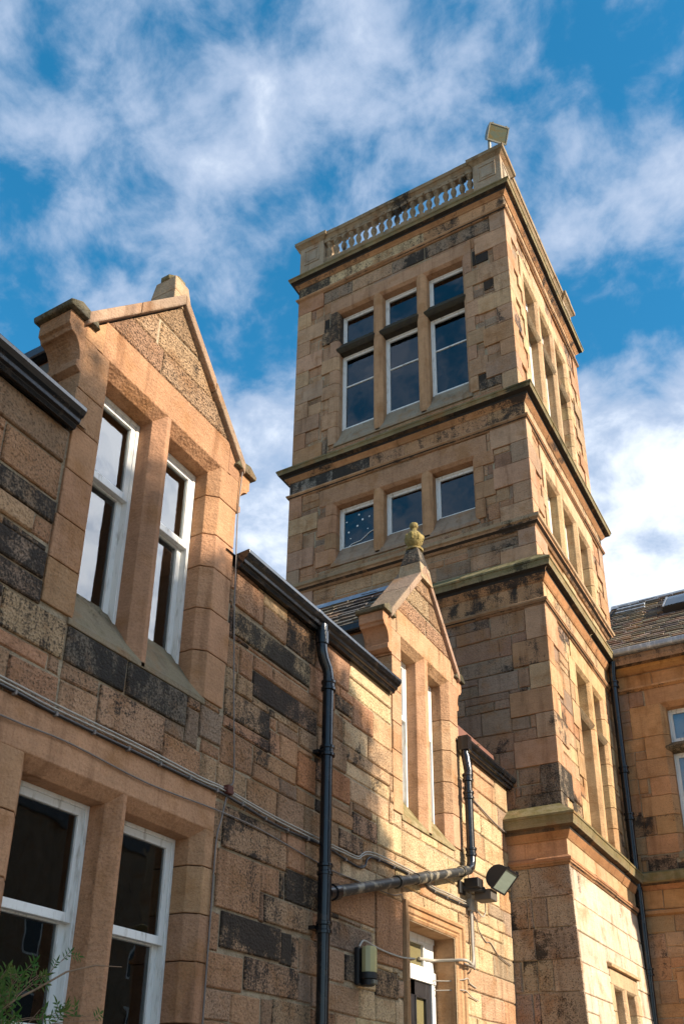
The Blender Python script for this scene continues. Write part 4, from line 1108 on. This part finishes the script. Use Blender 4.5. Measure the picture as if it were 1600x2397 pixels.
loft(m, rr, [(-.02, 8.52, A_(PR, .1)), (.04, 8.49, A_(PR, .1)), (.04, 8.46, A_((.4, .2, .08), .4)), (0, 8.42, A_(PR, .3)), (-.02, 8.42, A_(PR, .2))], rng, 'F')
m.build('string_course', STONE, RB)
m = MB()
loft(m, rr, [(-.02, 5.33, A_(OLIVE, .3, .4)), (.16, 5.26, A_(OLIVE, .25, .6)), (.16, 5.13, A_((.24, .18, .09), .3, .2)), (.13, 5.11, A_(SOFFIT, .6)), (.05, 5.09, A_((.4, .18, .08), .25)), (.0, 5.02, A_(PR, .2)), (-.02, 5.02, A_(PR, .2))], rng, 'F')
m.build('string_course', STONE, RB)
m = MB()
loft(m, rr, [(-.02, 4.72, A_(PR, .1)), (.04, 4.70, A_((.52, .27, .12), .03)), (.04, 4.65, A_((.4, .2, .08), .2)), (0, 4.62, A_(PR, .1)), (-.02, 4.62, A_(PR, .2))], rng, 'F')
m.build('string_course', STONE, RB)
m = MB()
pf = [(14.64, 9.035), (14.62, 9.06), (14.62, 9.135), (14.66, 9.15), (14.95, 9.15), (14.95, 9.035)]
m.prism([(.80, y, z) for y, z in pf], [(9.0, y, z) for y, z in pf]); m.build('gutter', LEAD, RB, bevel=.015)
m = MB()
RY0, RZ0, RY1 = 14.72, 9.12, 17.9
RZ1 = RZ0 + .839 * (RY1 - RY0)
m.add([(.3, RY0, RZ0), (9, RY0, RZ0), (9, RY1, RZ1), (.3, RY1, RZ1)], [(0, 1, 2, 3)], tint=(.06, .055, .05), soot=.4)
m.add([(.3, 21, RZ0), (9, 21, RZ0), (9, RY1, RZ1), (.3, RY1, RZ1)], [(0, 1, 2, 3)], tint=(.12, .1, .08), soot=.4, rug=.8)
slates(m, (.45, RY0, RZ0), (1, 0, 0), (0, 1, .839), (0, -.839, 1), 4.2, (RY1 - RY0) * 1.305 - .05, rng, row=.15, w=.30)
rf = m.build('roof', STONE, RB, recalc=False)
m = MB(); m.prism([(.3, RY1 - .14, RZ1 - .09), (.3, RY1, RZ1 + .06), (.3, RY1 + .14, RZ1 - .09), (.3, RY1, RZ1)], [(9, RY1 - .14, RZ1 - .09), (9, RY1, RZ1 + .06), (9, RY1 + .14, RZ1 - .09), (9, RY1, RZ1)]); m.build('lead_ridge', LEAD, rf)
roof = lambda x, s_, n_: Vector((x, RY0, RZ0)) + Vector((0, 1, .839)).normalized() * s_ + Vector((0, -.839, 1)).normalized() * n_
RF_ = Frame(lambda u, v, d: tuple(roof(u, v, d)))
s0, s1 = (16.42 - RY0) * 1.305, (17.08 - RY0) * 1.305
m = MB()
for q in ((1.56, 1.63, s0, s1), (2.43, 2.5, s0, s1), (1.63, 2.43, s0, s0 + .07), (1.63, 2.43, s1 - .07, s1)): m.fbox(RF_, *q, .0, .16)
sk = m.build('skylight', DARKMET, rf)
m = MB(); m.fbox(RF_, 1.60, 2.46, s0 + .03, s1 - .03, .165, .172); m.build('skylight_pane', GLASS, rf)
m = MB(); m.fbox(RF_, 1.56, 1.59, s0, s1, .161, .18); m.fbox(RF_, 1.53, 2.53, s0 - .08, s0 - .005, .02, .03); m.fbox(RF_, 2.05, 2.065, s0, s1, .173, .18); m.build('skylight_flashing', LEAD, rf)
m = MB(); m.fbox(RF_, .5, 1.10, (17.22 - RY0) * 1.305, (17.28 - RY0) * 1.305, .02, .06); m.fbox(RF_, .5, 1.07, (17.42 - RY0) * 1.305, (17.5 - RY0) * 1.305, .02, .075); m.build('roof_vent', LEAD, rf, bevel=.01)
dp = MB()
dp.tube([(.84, 14.80, 0.0), (.84, 14.80, 5.05)], .062, 16); dp.tube([(.83, 14.78, 5.0), (.83, 14.76, 8.62)], .062, 16)
dp.tube([(.83, 14.76, 8.6), (.84, 14.74, 8.78), (.86, 14.72, 8.95)], .062, 16)
for z in (8.50, 6.95, 3.72, 6.15): collar(dp, .835 if z > 5 else .84, 14.77 if z > 5 else 14.80, z, .085, .07)
dp.build('downpipe', BLACK, RB, smooth=40)
m = MB(); m.fbox(fr_, 1.58, 2.3, 5.84, 8.06, -.36, -.33); m.fbox(fr_, 2.56, 3.28, 5.84, 8.06, -.36, -.33); m.build('reflection_panel', CLOUDREFL, RB)  # pale panels behind the glass, standing in for reflected cloud
room(RB, 1.3, 3.6, YR + .38, 18.5, 1.5, 4.4, ('-y',), ROOMD, ROOMD)
# ================================================================ fittings on the walls
def wire(name, pts, r_, m, label, cat='cable', group='cables and conduits on the walls', smooth_n=0, seg=8):
    b = MB()
    P_ = [Vector(p) for p in pts]
    if smooth_n:
        out = []
        for i in range(len(P_) - 1):
            p0, p1, p2, p3 = P_[max(i - 1, 0)], P_[i], P_[i + 1], P_[min(i + 2, len(P_) - 1)]
            for k in range(smooth_n):
                t = k / smooth_n
                out.append(0.5 * ((2 * p1) + (p2 - p0) * t + (2 * p0 - 5 * p1 + 4 * p2 - p3) * t * t + (3 * p1 - p0 - 3 * p2 + p3) * t ** 3))
        out.append(P_[-1]); P_ = out
    b.tube(P_, r_, seg); o = b.build(name, m, None, smooth=50)
    tag(o, label, cat, group); return o
rng = random.Random(41)
def run(zs, x, off=0.0, jit=.004):
    return [(x + rng.uniform(-.001, .003), y, z + off + rng.uniform(-jit, jit)) for y, z in zs]
main = [(-2.4, 3.86), (1.0, 3.855), (2.0, 3.86), (3.1, 3.858), (3.5, 3.85), (4.2, 3.852), (4.9, 3.84), (5.2, 3.85), (5.86, 3.818), (6.53, 3.812), (6.73, 3.81), (7.0, 3.812), (7.22, 3.82), (7.32, 3.87), (7.42, 3.91), (7.68, 3.935), (8.48, 3.937), (8.82, 3.895), (9.3, 3.90), (9.86, 3.905)]
lower = [(-2.4, 3.80), (1.0, 3.81), (2.0, 3.79), (3.1, 3.815), (3.5, 3.80), (4.2, 3.80), (4.9, 3.805), (5.2, 3.81), (5.5, 3.79), (5.86, 3.76), (6.2, 3.765), (6.53, 3.775), (6.73, 3.772), (7.0, 3.745), (7.25, 3.735), (7.36, 3.77), (7.41, 3.85), (7.6, 3.89), (8.48, 3.90), (8.82, 3.855), (9.3, 3.85), (9.86, 3.87)]
wire('wall_cable', run(main, .018, .008), .0068, CABW, 'upper of the twin pale cables clipped along the wing wall above the ground floor window', smooth_n=4)
wire('wall_cable', run(main, .018, -.016), .0068, CABW, 'lower of the twin pale cables clipped along the wing wall, touching the black one', smooth_n=4)
CB = wire('wall_cable', run(lower, .016), .0105, CABB, 'thick black cable sagging below the pale pair along the wing wall', smooth_n=4)
clip0 = None
for i in range(22):
    y_ = 2.9 + i * .315
    z_ = next(a[1] + (b[1] - a[1]) * (y_ - a[0]) / (b[0] - a[0]) for a, b in zip(lower[:-1], lower[1:]) if a[0] <= y_ <= b[0])
    if clip0 is None:
        k_ = MB(); k_.box((0, -.008, -.016), (.034, .008, .016)); clip0 = k_.build('clip', CABG, None, bevel=.004); o = clip0
    else: o = clip0.copy(); COL.objects.link(o)
    o.parent = CB; o.location = (0, y_, z_)
thin = [(-2.4, 3.66), (2.0, 3.66), (3.14, 3.65), (3.66, 3.665), (4.38, 3.634), (5.08, 3.668), (5.61, 3.674), (6.1, 3.64), (6.51, 3.615), (6.77, 3.601), (7.30, 3.609), (7.9, 3.62), (8.1, 3.66), (8.16, 3.62)]
wire('wall_cable', run(thin, .012), .0055, CABG, 'thin grey wire pinned across the big lintel just under the main cables', smooth_n=4)
wire('wall_cable', [(.03, 5.155, 6.80), (.02, 5.145, 6.6), (.015, 5.135, 6.2), (.016, 5.16, 5.6), (.016, 5.177, 5.28), (.016, 5.24, 4.6), (.014, 5.305, 4.0), (.014, 5.27, 3.90)], .0055, CABG, 'thin dark wire hanging down from the right kneeler of the near gable', smooth_n=5)
wire('wall_cable', [(.014, 5.24, 3.84), (.014, 5.19, 3.62), (.014, 5.146, 3.45), (.014, 5.14, 3.0), (.014, 5.132, 2.2), (.014, 5.12, 1.2)], .006, CABG, 'thin dark wire dropping from the rusty box beside the ground floor window jamb', smooth_n=5)
b = MB(); b.box((.0, 5.205, 3.82), (.045, 5.275, 3.885)); b.tube([(.02, 5.18, 3.85), (.02, 5.3, 3.85)], .014, 8)
tag(b.build('junction_box', RUST, None, bevel=.006), 'small rusty junction box where the thin wires cross the cables', 'junction box')
bw = MB(); bw.box((.0, 9.81, 3.83), (.055, 9.91, 3.965))
tag(bw.build('junction_box', CABW, None, bevel=.006), 'cream plastic junction box on the sunlit wall under the second downpipe', 'junction box')
wire('conduit', [(.03, 9.85, 3.84), (.03, 9.845, 3.45), (.035, 9.84, 3.30), (.05, 9.78, 3.225), (.08, 9.68, 3.21), (.09, 9.58, 3.225), (.06, 9.50, 3.235), (-.1, 9.45, 3.235), (-.24, 9.40, 3.235), (-.255, 9.2, 3.22), (-.255, 9.05, 3.21)], .017, CABW, 'pale conduit looping from the cream box into the fanlight frame', 'conduit', smooth_n=5)
wire('conduit', [(.03, 9.895, 3.84), (.03, 9.885, 3.4), (.035, 9.88, 3.26), (.06, 9.80, 3.18), (.1, 9.66, 3.18), (.06, 9.52, 3.20)], .010, CABG, 'thin dark conduit running close beside the pale one right of the door', 'conduit', smooth_n=5)
wire('wall_cable', [(.03, 9.86, 3.95), (.05, 9.80, 4.10), (.05, 9.77, 4.25), (.09, 9.76, 4.4)], .009, CABW, 'short pale cable rising from the cream box behind the second downpipe', smooth_n=4)
wire('wall_cable', [(.03, 9.90, 3.90), (.06, 9.98, 3.84), (.08, 10.08, 3.80), (.1, 10.12, 3.88), (.14, 10.0, 3.96)], .007, CABW, 'pale flex drooping from the cream box to the floodlight', smooth_n=5)
wire('wall_cable', [(.012, 9.92, 3.82), (.012, 10.05, 3.76), (.012, 10.10, 3.66), (.012, 10.30, 3.56), (.012, 10.45, 3.57), (.012, 10.70, 3.46), (.012, 11.1, 3.40)], .006, CABG, 'loose brown wire wandering along the sunlit wall towards the tower base', smooth_n=5)
wire('wall_cable', [(.05, 7.20, 3.02), (.05, 7.26, 3.075), (.035, 7.36, 3.09), (.02, 7.55, 3.075), (.02, 7.8, 3.06), (.02, 8.1, 3.06), (.05, 8.25, 3.07), (.04, 8.32, 3.075), (-.1, 8.34, 3.07)], .009, CABW, 'pale cable arching from the wall lantern to the door surround', smooth_n=5)
wire('wall_cable', [(-.24, 9.36, 3.02), (-.1, 9.46, 3.02), (.03, 9.55, 3.04), (.05, 9.62, 3.06), (.015, 9.75, 3.03), (.012, 9.95, 3.0)], .0065, CABW, 'upper thin pale wire crossing the right side of the door surround', smooth_n=5)
wire('wall_cable', [(-.24, 9.38, 2.92), (-.1, 9.46, 2.925), (.03, 9.55, 2.93), (.04, 9.64, 2.91), (.014, 9.8, 2.89), (.012, 10.0, 2.87)], .0065, CABW, 'lower thin pale wire crossing the right side of the door surround', smooth_n=5)
wire('wall_cable', [(.012, 9.82, 5.30), (.016, 10.0, 5.24), (.016, 10.4, 5.18), (.018, 10.8, 5.12), (.02, 11.2, 5.10), (.03, 11.22, 5.2), (.04, 11.34, 5.3)], .010, CABG, 'grey cable running from the second downpipe to the base cornice of the tower', smooth_n=4)

# wall lantern by the door
LT = thing('wall_lantern', 'black wall lantern with a yellowed prism diffuser, left of the door', 'lantern', (0.0, 7.28, 2.75))
b = MB(); b.box((.0, 7.20, 2.70), (.045, 7.36, 3.02)); b.build('back_plate', DARKMET, LT, bevel=.012)
b = MB(); b.lathe((.105, 7.28, 2.80), [(.062, 0), (.068, .01), (.068, .20), (.060, .225), (.03, .235)], seg=10); b.build('diffuser', LAMPY, LT, smooth=20)
b = MB(); b.lathe((.10, 7.28, 2.69), [(.03, 0), (.055, .01), (.058, .055), (.074, .065), (.074, .115), (.06, .12)], seg=16); b.build('base', DARKMET, LT, smooth=40)
b = MB(); b.box((.13, 7.245, 2.705), (.170, 7.32, 2.745)); b.build('sensor', GREYMET, LT, bevel=.008)

def floodlight(root, P0, ax, tv, nv, w, h, depth, body, lens, frame_m):
    """P0 centre of lens; ax along the tube, tv across the lens (up), nv outward normal"""
    P0, ax, tv, nv = [Vector(v) for v in (P0, ax, tv, nv)]
    q = lambda a, t, n: P0 + ax * a + tv * t + nv * n
    b = MB(); n_ = 12
    prof = [(h / 2 * math.cos(math.pi * i / n_), -depth * math.sin(math.pi * i / n_) ** .8) for i in range(n_ + 1)]
    b.prism([q(-w / 2, t, n) for t, n in prof], [q(w / 2, t, n) for t, n in prof])
    for i in range(5):
        t = -h * .3 + h * .6 * i / 4; dd = depth * math.sqrt(max(0, 1 - (2 * t / h) ** 2))
    b.build('housing', body, root, bevel=.004)
    b = MB(); e = .016
    for (a0, a1, t0, t1) in ((-w / 2, w / 2, h / 2 - e, h / 2 + .006), (-w / 2, w / 2, -h / 2 - .006, -h / 2 + e), (-w / 2 - .004, -w / 2 + e, -h / 2, h / 2), (w / 2 - e, w / 2 + .004, -h / 2, h / 2)):
        b.prism([q(a, t, -.004) for a, t in ((a0, t0), (a1, t0), (a1, t1), (a0, t1))], [q(a, t, .018) for a, t in ((a0, t0), (a1, t0), (a1, t1), (a0, t1))])
    for a in (-w * .35, w * .35): b.prism([q(a + s_, h / 2 + .004, -.01) for s_ in (-.012, .012)] + [q(a + s_, h / 2 + .004, .02) for s_ in (.012, -.012)], [q(a + s_, h / 2 + .022, -.01) for s_ in (-.012, .012)] + [q(a + s_, h / 2 + .022, .02) for s_ in (.012, -.012)])
    b.build('frame', frame_m, root)
    b = MB(); b.prism([q(a, t, .002) for a, t in ((-w / 2, -h / 2), (w / 2, -h / 2), (w / 2, h / 2), (-w / 2, h / 2))], [q(a, t, .010) for a, t in ((-w / 2, -h / 2), (w / 2, -h / 2), (w / 2, h / 2), (-w / 2, h / 2))]); b.build('lens', lens, root)
    return q
FLD = thing('floodlight', 'black security floodlight with a pale green lens on the sunlit wing wall', 'floodlight', (0.0, 9.9, 4.05))
q = floodlight(FLD, (.4125, 9.945, 4.15), (0, 1, 0), (.66, 0, .75), (.75, 0, -.66), .39, .283, .15, DARKMET, LENS, DARKMET)
b = MB(); b.box((.10, 9.80, 3.93), (.30, 9.99, 4.05)); b.build('gear_box', BROWNMET, FLD, bevel=.01)
b = MB(); b.box((.0, 9.56, 3.98), (.03, 9.72, 4.12)); b.tube([(.02, 9.64, 4.05), (.12, 9.68, 4.04), (.22, 9.80, 4.04)], .035, 10); b.box((.05, 9.62, 4.04), (.22, 9.78, 4.15)); b.build('bracket', DARKMET, FLD, bevel=.008)
FLT = thing('floodlight', 'weathered square floodlight on the top corner of the tower balustrade', 'floodlight', (.556, 11.62, 18.30))
a_, b_ = 0.80565, 0.57939
hx = Vector((math.cos(a_), math.sin(a_), 0)); n0 = Vector((math.sin(a_), -math.cos(a_), 0))
tv = n0 * math.sin(b_) + Vector((0, 0, math.cos(b_))); nv = n0 * math.cos(b_) - Vector((0, 0, math.sin(b_)))
q = floodlight(FLT, Vector((.556, 11.62, 18.911)) - nv * .01, hx, tv, nv, .40, .30, .15, GREYMET, LENSW, GREYMET)
b = MB()
for s_ in (-1, 1): b.tube([q(s_ * .13, -.10, -.06), q(s_ * .13, -.17, -.03), (.45 + s_ * .10, 11.72 + s_ * .08, 18.29)], .032, 8)
b.box((.36, 11.60, 18.27), (.58, 11.82, 18.31)); b.build('bracket', GREYMET, FLT)
# strip lights seen through the near dormer windows
for (c, lab) in (((-.60, 4.55, 6.47), 'lit strip light on the ceiling of the near dormer room, seen through both upper panes'),):
    SLT = thing('strip_light', lab, 'strip light', c)
    b = MB(); b.box((c[0] - .05, c[1] - .50, c[2] + .01), (c[0] + .05, c[1] + .50, c[2] + .06)); b.build('batten', PAPER, SLT)
    b = MB(); b.tube([(c[0], c[1] - .48, c[2] - .01), (c[0], c[1] + .48, c[2] - .01)], .019, 10); b.build('tube', TUBE, SLT)
# things seen inside the tower windows
b = MB(); b.prism([f6(u, v, -.32) for u, v in ((-2.50, 13.12), (-2.30, 13.2), (-2.30, 13.62), (-2.50, 13.74))], [f6(u, v, -.36) for u, v in ((-2.50, 13.12), (-2.30, 13.2), (-2.30, 13.62), (-2.50, 13.74))])
tag(b.build('board', PAPER, None), 'small white board propped behind the left window of the top storey', 'board')
wire('blind_cord', [f6(-1.62, 14.83, -.35), f6(-1.66, 14.5, -.35), f6(-1.58, 14.2, -.35), f6(-1.60, 13.6, -.35), f6(-1.70, 13.2, -.34), f6(-1.72, 13.08, -.34)], .009, PAPER, 'loose white cord hanging inside the middle window of the top storey', 'cord', None, smooth_n=5)
b = MB(); t_ = lambda u, v: f6(u, v, -.42)
b.tube([t_(-.60, 13.06), t_(-.60, 13.30)], .022, 10); b.tube([t_(-.60, 13.24), t_(-.72, 13.24), t_(-.80, 13.2)], .013, 8); b.tube([t_(-.72, 13.24), t_(-.72, 13.34)], .012, 8); b.tube([t_(-.78, 13.34), t_(-.66, 13.34)], .012, 8); b.tube([t_(-.60, 13.27), t_(-.52, 13.2), t_(-.52, 13.12)], .012, 8)
tag(b.build('tap', CHROME, None, smooth=50), 'shiny tap standing inside the right window of the top storey', 'tap')

# ================================================================ plants
def leaf(mb, p, dr, up, ln, wd):
    p = Vector(p); dr = Vector(dr).normalized(); s_ = dr.cross(Vector(up)).normalized(); n_ = s_.cross(dr)
    a = p + dr * ln * .35 + s_ * wd / 2 + n_ * wd * .12; c = p + dr * ln * .35 - s_ * wd / 2 + n_ * wd * .12
    e_ = p + dr * ln * .7 + s_ * wd * .33; g_ = p + dr * ln * .7 - s_ * wd * .33
    t = p + dr * ln - n_ * ln * .12; m1 = p + dr * ln * .35 - n_ * .0; m2 = p + dr * ln * .7 - n_ * ln * .03
    mb.add([p, a, e_, t, g_, c, m1, m2], [(0, 1, 6), (0, 6, 5), (1, 2, 7, 6), (6, 7, 4, 5), (2, 3, 7), (7, 3, 4)])
rl_ = random.Random(8)
SH = thing('climbing_shrub', 'thin green climbing shrub with pinnate leaves at the foot of the ground floor window', 'shrub', (.42, 2.9, 0.0))
st = MB(); lf = MB()
def sprig(p0, p1, sag=.05, n_=4, ll=.07, r_=.0035):
    p0, p1 = Vector(p0), Vector(p1)
    mid = (p0 + p1) / 2 + Vector((0, 0, sag))
    pts = [p0 * (1 - t) ** 2 + mid * 2 * t * (1 - t) + p1 * t * t for t in [i / 8 for i in range(9)]]
    st.tube(pts, [r_ * (1 - .6 * i / 8) for i in range(9)], 6)
    for i in range(n_):
        k = 2 + int(6 * (i + .5) / n_)
        k = min(k, 8)
        base = pts[k]; tdir = (pts[k] - pts[k - 1]).normalized()
        sd_ = Vector((rl_.uniform(-.3, .6), rl_.uniform(-1, 1), rl_.uniform(-.2, .8))).normalized()
        rd = (tdir * .5 + sd_ * .8).normalized()
        L_ = ll * rl_.uniform(1.0, 1.7)
        st.tube([base, base + rd * L_], .0016, 5)
        perp = rd.cross(Vector((1, 0, .3))).normalized()
        for j in range(3):
            q_ = base + rd * L_ * (.4 + .3 * j)
            for s_ in (-1, 1): leaf(lf, q_, rd * .55 + perp * s_, (1, 0, .4), ll * rl_.uniform(.55, .85), ll * .22)
        leaf(lf, base + rd * L_, rd, (1, 0, .4), ll * 1.0, ll * .26)
st.tube([(.42, 2.9, 0), (.43, 2.93, .9), (.40, 2.95, 1.6), (.38, 3.05, 1.95)], [.014, .012, .009, .006], 8)
st.tube([(.38, 3.0, 1.85), (.36, 3.18, 2.10), (.35, 3.36, 2.19), (.35, 3.55, 2.30), (.35, 3.75, 2.36), (.35, 3.95, 2.38)], [.007, .006, .0055, .005, .004, .002], 7)
for a in [((.38, 3.02, 1.9), (.33, 3.30, 2.26)), ((.38, 3.02, 1.9), (.40, 3.10, 2.22)), ((.36, 3.2, 2.1), (.33, 3.40, 2.27)), ((.40, 2.96, 1.6), (.36, 3.40, 2.10)), ((.38, 3.05, 1.95), (.45, 3.05, 2.22)), ((.36, 3.1, 1.98), (.35, 3.62, 2.08)),
          ((.40, 2.95, 1.7), (.48, 3.0, 2.15)), ((.38, 3.05, 1.95), (.5, 3.1, 2.08)), ((.37, 3.3, 2.0), (.34, 3.85, 2.09)), ((.36, 3.2, 2.1), (.32, 3.42, 2.28)), ((.4, 2.95, 1.7), (.45, 3.14, 2.02)), ((.4, 2.95, 1.6), (.5, 3.2, 1.95)), ((.4, 2.95, 1.7), (.42, 2.9, 2.2)), ((.38, 3.05, 1.95), (.42, 3.2, 2.24))]:
    sprig(*a, sag=rl_.uniform(.0, .07), n_=rl_.choice((3, 4, 5)), ll=rl_.uniform(.042, .06))
for i in range(10):
    y0 = rl_.uniform(2.78, 3.05); sprig((rl_.uniform(.36, .5), y0, rl_.uniform(1.5, 1.95)), (rl_.uniform(.30, .52), y0 + rl_.uniform(.0, .28), rl_.uniform(1.95, 2.26)), sag=rl_.uniform(0, .06), n_=5, ll=rl_.uniform(.045, .065))
sprig((.36, 3.36, 2.19), (.33, 3.60, 2.40), n_=3, ll=.045, r_=.002); sprig((.35, 3.1, 2.0), (.36, 3.80, 2.10), n_=4, ll=.05, r_=.002)
st.build('stem', STEM, SH, smooth=60); lf.build('foliage', LEAF, SH, recalc=False)
wd_ = MB()
for i in range(16):
    a = rl_.uniform(0, 6.28); leaf(wd_, (.10, 10.05 + rl_.uniform(-.04, .04), 5.87), (math.cos(a), math.sin(a), rl_.uniform(.3, 1.4)), (0, 0, 1), rl_.uniform(.05, .10), .018)
tag(wd_.build('weed', LEAF, None, recalc=False), 'tiny green weed sprouting from the short gutter beside the tower', 'weed')

# ================================================================ the yard around (casts the shade on the wing)
g = MB(); g.add([(-400, -400, 0), (400, -400, 0), (400, 400, 0), (-400, 400, 0)], [(0, 1, 2, 3)])
struct(g.build('ground', ASPH, None, recalc=False))
rng = random.Random(77)
TA, TE = math.tan(R(SUN_AZ)), math.tan(R(SUN_EL)) / math.cos(R(SUN_AZ))
def house(name, label, x0, x1, y0, y1, ze, zr, m_):
    o = thing(name, label, 'building', ((x0 + x1) / 2, (y0 + y1) / 2, 0))
    b = MB(); xm = (x0 + x1) / 2
    b.prism([(x0, y0, 0), (x1, y0, 0), (x1, y0, ze), (xm, y0, zr - .1), (x0, y0, ze)], [(x0, y1, 0), (x1, y1, 0), (x1, y1, ze), (xm, y1, zr - .1), (x0, y1, ze)], tint=(.30, .21, .14), soot=.3, rug=.8)
    b.build('wall', STONE, o)
    b = MB()
    for s_, xa in ((-1, x0 - .15), (1, x1 + .15)):
        b.prism([(xa, y0 - .1, ze - .05), (xm, y0 - .1, zr), (xm, y0 - .1, zr + .12), (xa, y0 - .1, ze + .07)], [(xa, y1 + .1, ze - .05), (xm, y1 + .1, zr), (xm, y1 + .1, zr + .12), (xa, y1 + .1, ze + .07)], tint=(.11, .10, .09), soot=.3, rug=.8)
    b.build('roof', STONE, o)
    for i in range(int((y1 - y0) / 3.2)):
        for z in (1.2, 4.6, 8.0):
            if z + 1.9 > ze: continue
            w_ = MB(); yy = y0 + 1.2 + i * 3.2; w_.box((x0 - .02, yy, z), (x0 + .05, yy + 1.1, z + 1.9)); ww_ = w_.build('window', WHITE, o)
            w_ = MB(); w_.box((x0 - .03, yy + .1, z + .1), (x0 - .022, yy + 1.0, z + 1.8)); w_.build('pane', DOORB, ww_)
    return o
XH = 14.0
house('stone_house', 'pale stone house across the yard that shades the near half of the wing', XH, XH + 8, 1.2 + XH * TA, 6.55 + XH * TA, 5.45 + XH * TE, 5.50 + (XH + 4) * TE - .15, STONE)
house('unseen_dark_house', 'unseen dark house block added to darken reflections in the lower windows', 27, 36, 20.5, 46, 14.0, 18.0, STONE)  # added out of view so the lower panes mirror something dark
TR = thing('leafy_tree', 'leafy tree across the yard beside the stone house', 'tree', (12.4, 7.2, 0))
BND = [(1.5, 4.6), (1.5, 7.0), (2.6, 6.9), (3.2, 6.68), (3.7, 6.40), (4.3, 6.10), (4.9, 5.80), (5.4, 5.72), (6.3, 5.70), (6.9, 5.63), (7.2, 5.46), (7.45, 5.28), (7.62, 4.9), (7.70, 4.45), (7.8, 4.15), (8.2, 3.6), (8.7, 3.15), (8.95, 2.6), (9.0, 1.6), (8.2, -.5), (7.0, -1.4), (5.6, -1.2), (5.6, 4.6)]
def inside(p, poly):
    c = False; n_ = len(poly)
    for i in range(n_):
        (x1_, y1_), (x2_, y2_) = poly[i], poly[(i + 1) % n_]
        if (y1_ > p[1]) != (y2_ > p[1]) and p[0] < (x2_ - x1_) * (p[1] - y1_) / (y2_ - y1_) + x1_: c = not c
    return c
lf = MB(); cnt = 0
while cnt < 19000:
    y, z = rng.uniform(1.4, 9.3), rng.uniform(-1.5, 7.1)
    jy, jz = rng.gauss(0, .07), rng.gauss(0, .05)
    if not inside((y + jy, z + jz), BND): continue
    X = 12.4 + rng.uniform(-1, 1) * 1.3
    d_ = Vector((rng.uniform(-1, 1), rng.uniform(-1, 1), rng.uniform(-1, .4))).normalized()
    leaf(lf, (X, y + X * TA, z + X * TE), d_, (rng.uniform(-.5, .5), rng.uniform(-.5, .5), 1), *((rng.uniform(.10, .17), rng.uniform(.06, .10)) if not (inside((y + .35, z + .3), BND) and inside((y - .3, z - .3), BND)) else (rng.uniform(.28, .42), rng.uniform(.22, .3)))); cnt += 1
lf.build('crown', TREEL, TR, recalc=False)
b = MB(); b.tube([(12.4, 7.2, 0), (12.4, 7.2, 3), (12.45, 7.25, 6), (12.4, 7.4, 9), (12.4, 7.3, 11)], [.28, .22, .17, .1, .03], 10)
for k in range(9):
    a = k * .9; zb = 4.5 + k * .6
    b.tube([(12.42, 7.25, zb), (12.42 + .5 * math.cos(a), 7.25 + .7 * math.sin(a), zb + .8), (12.42 + .9 * math.cos(a), 7.25 + 1.2 * math.sin(a), zb + 1.4)], [.07, .045, .015], 7)
b.build('trunk', BARK, TR, smooth=60)
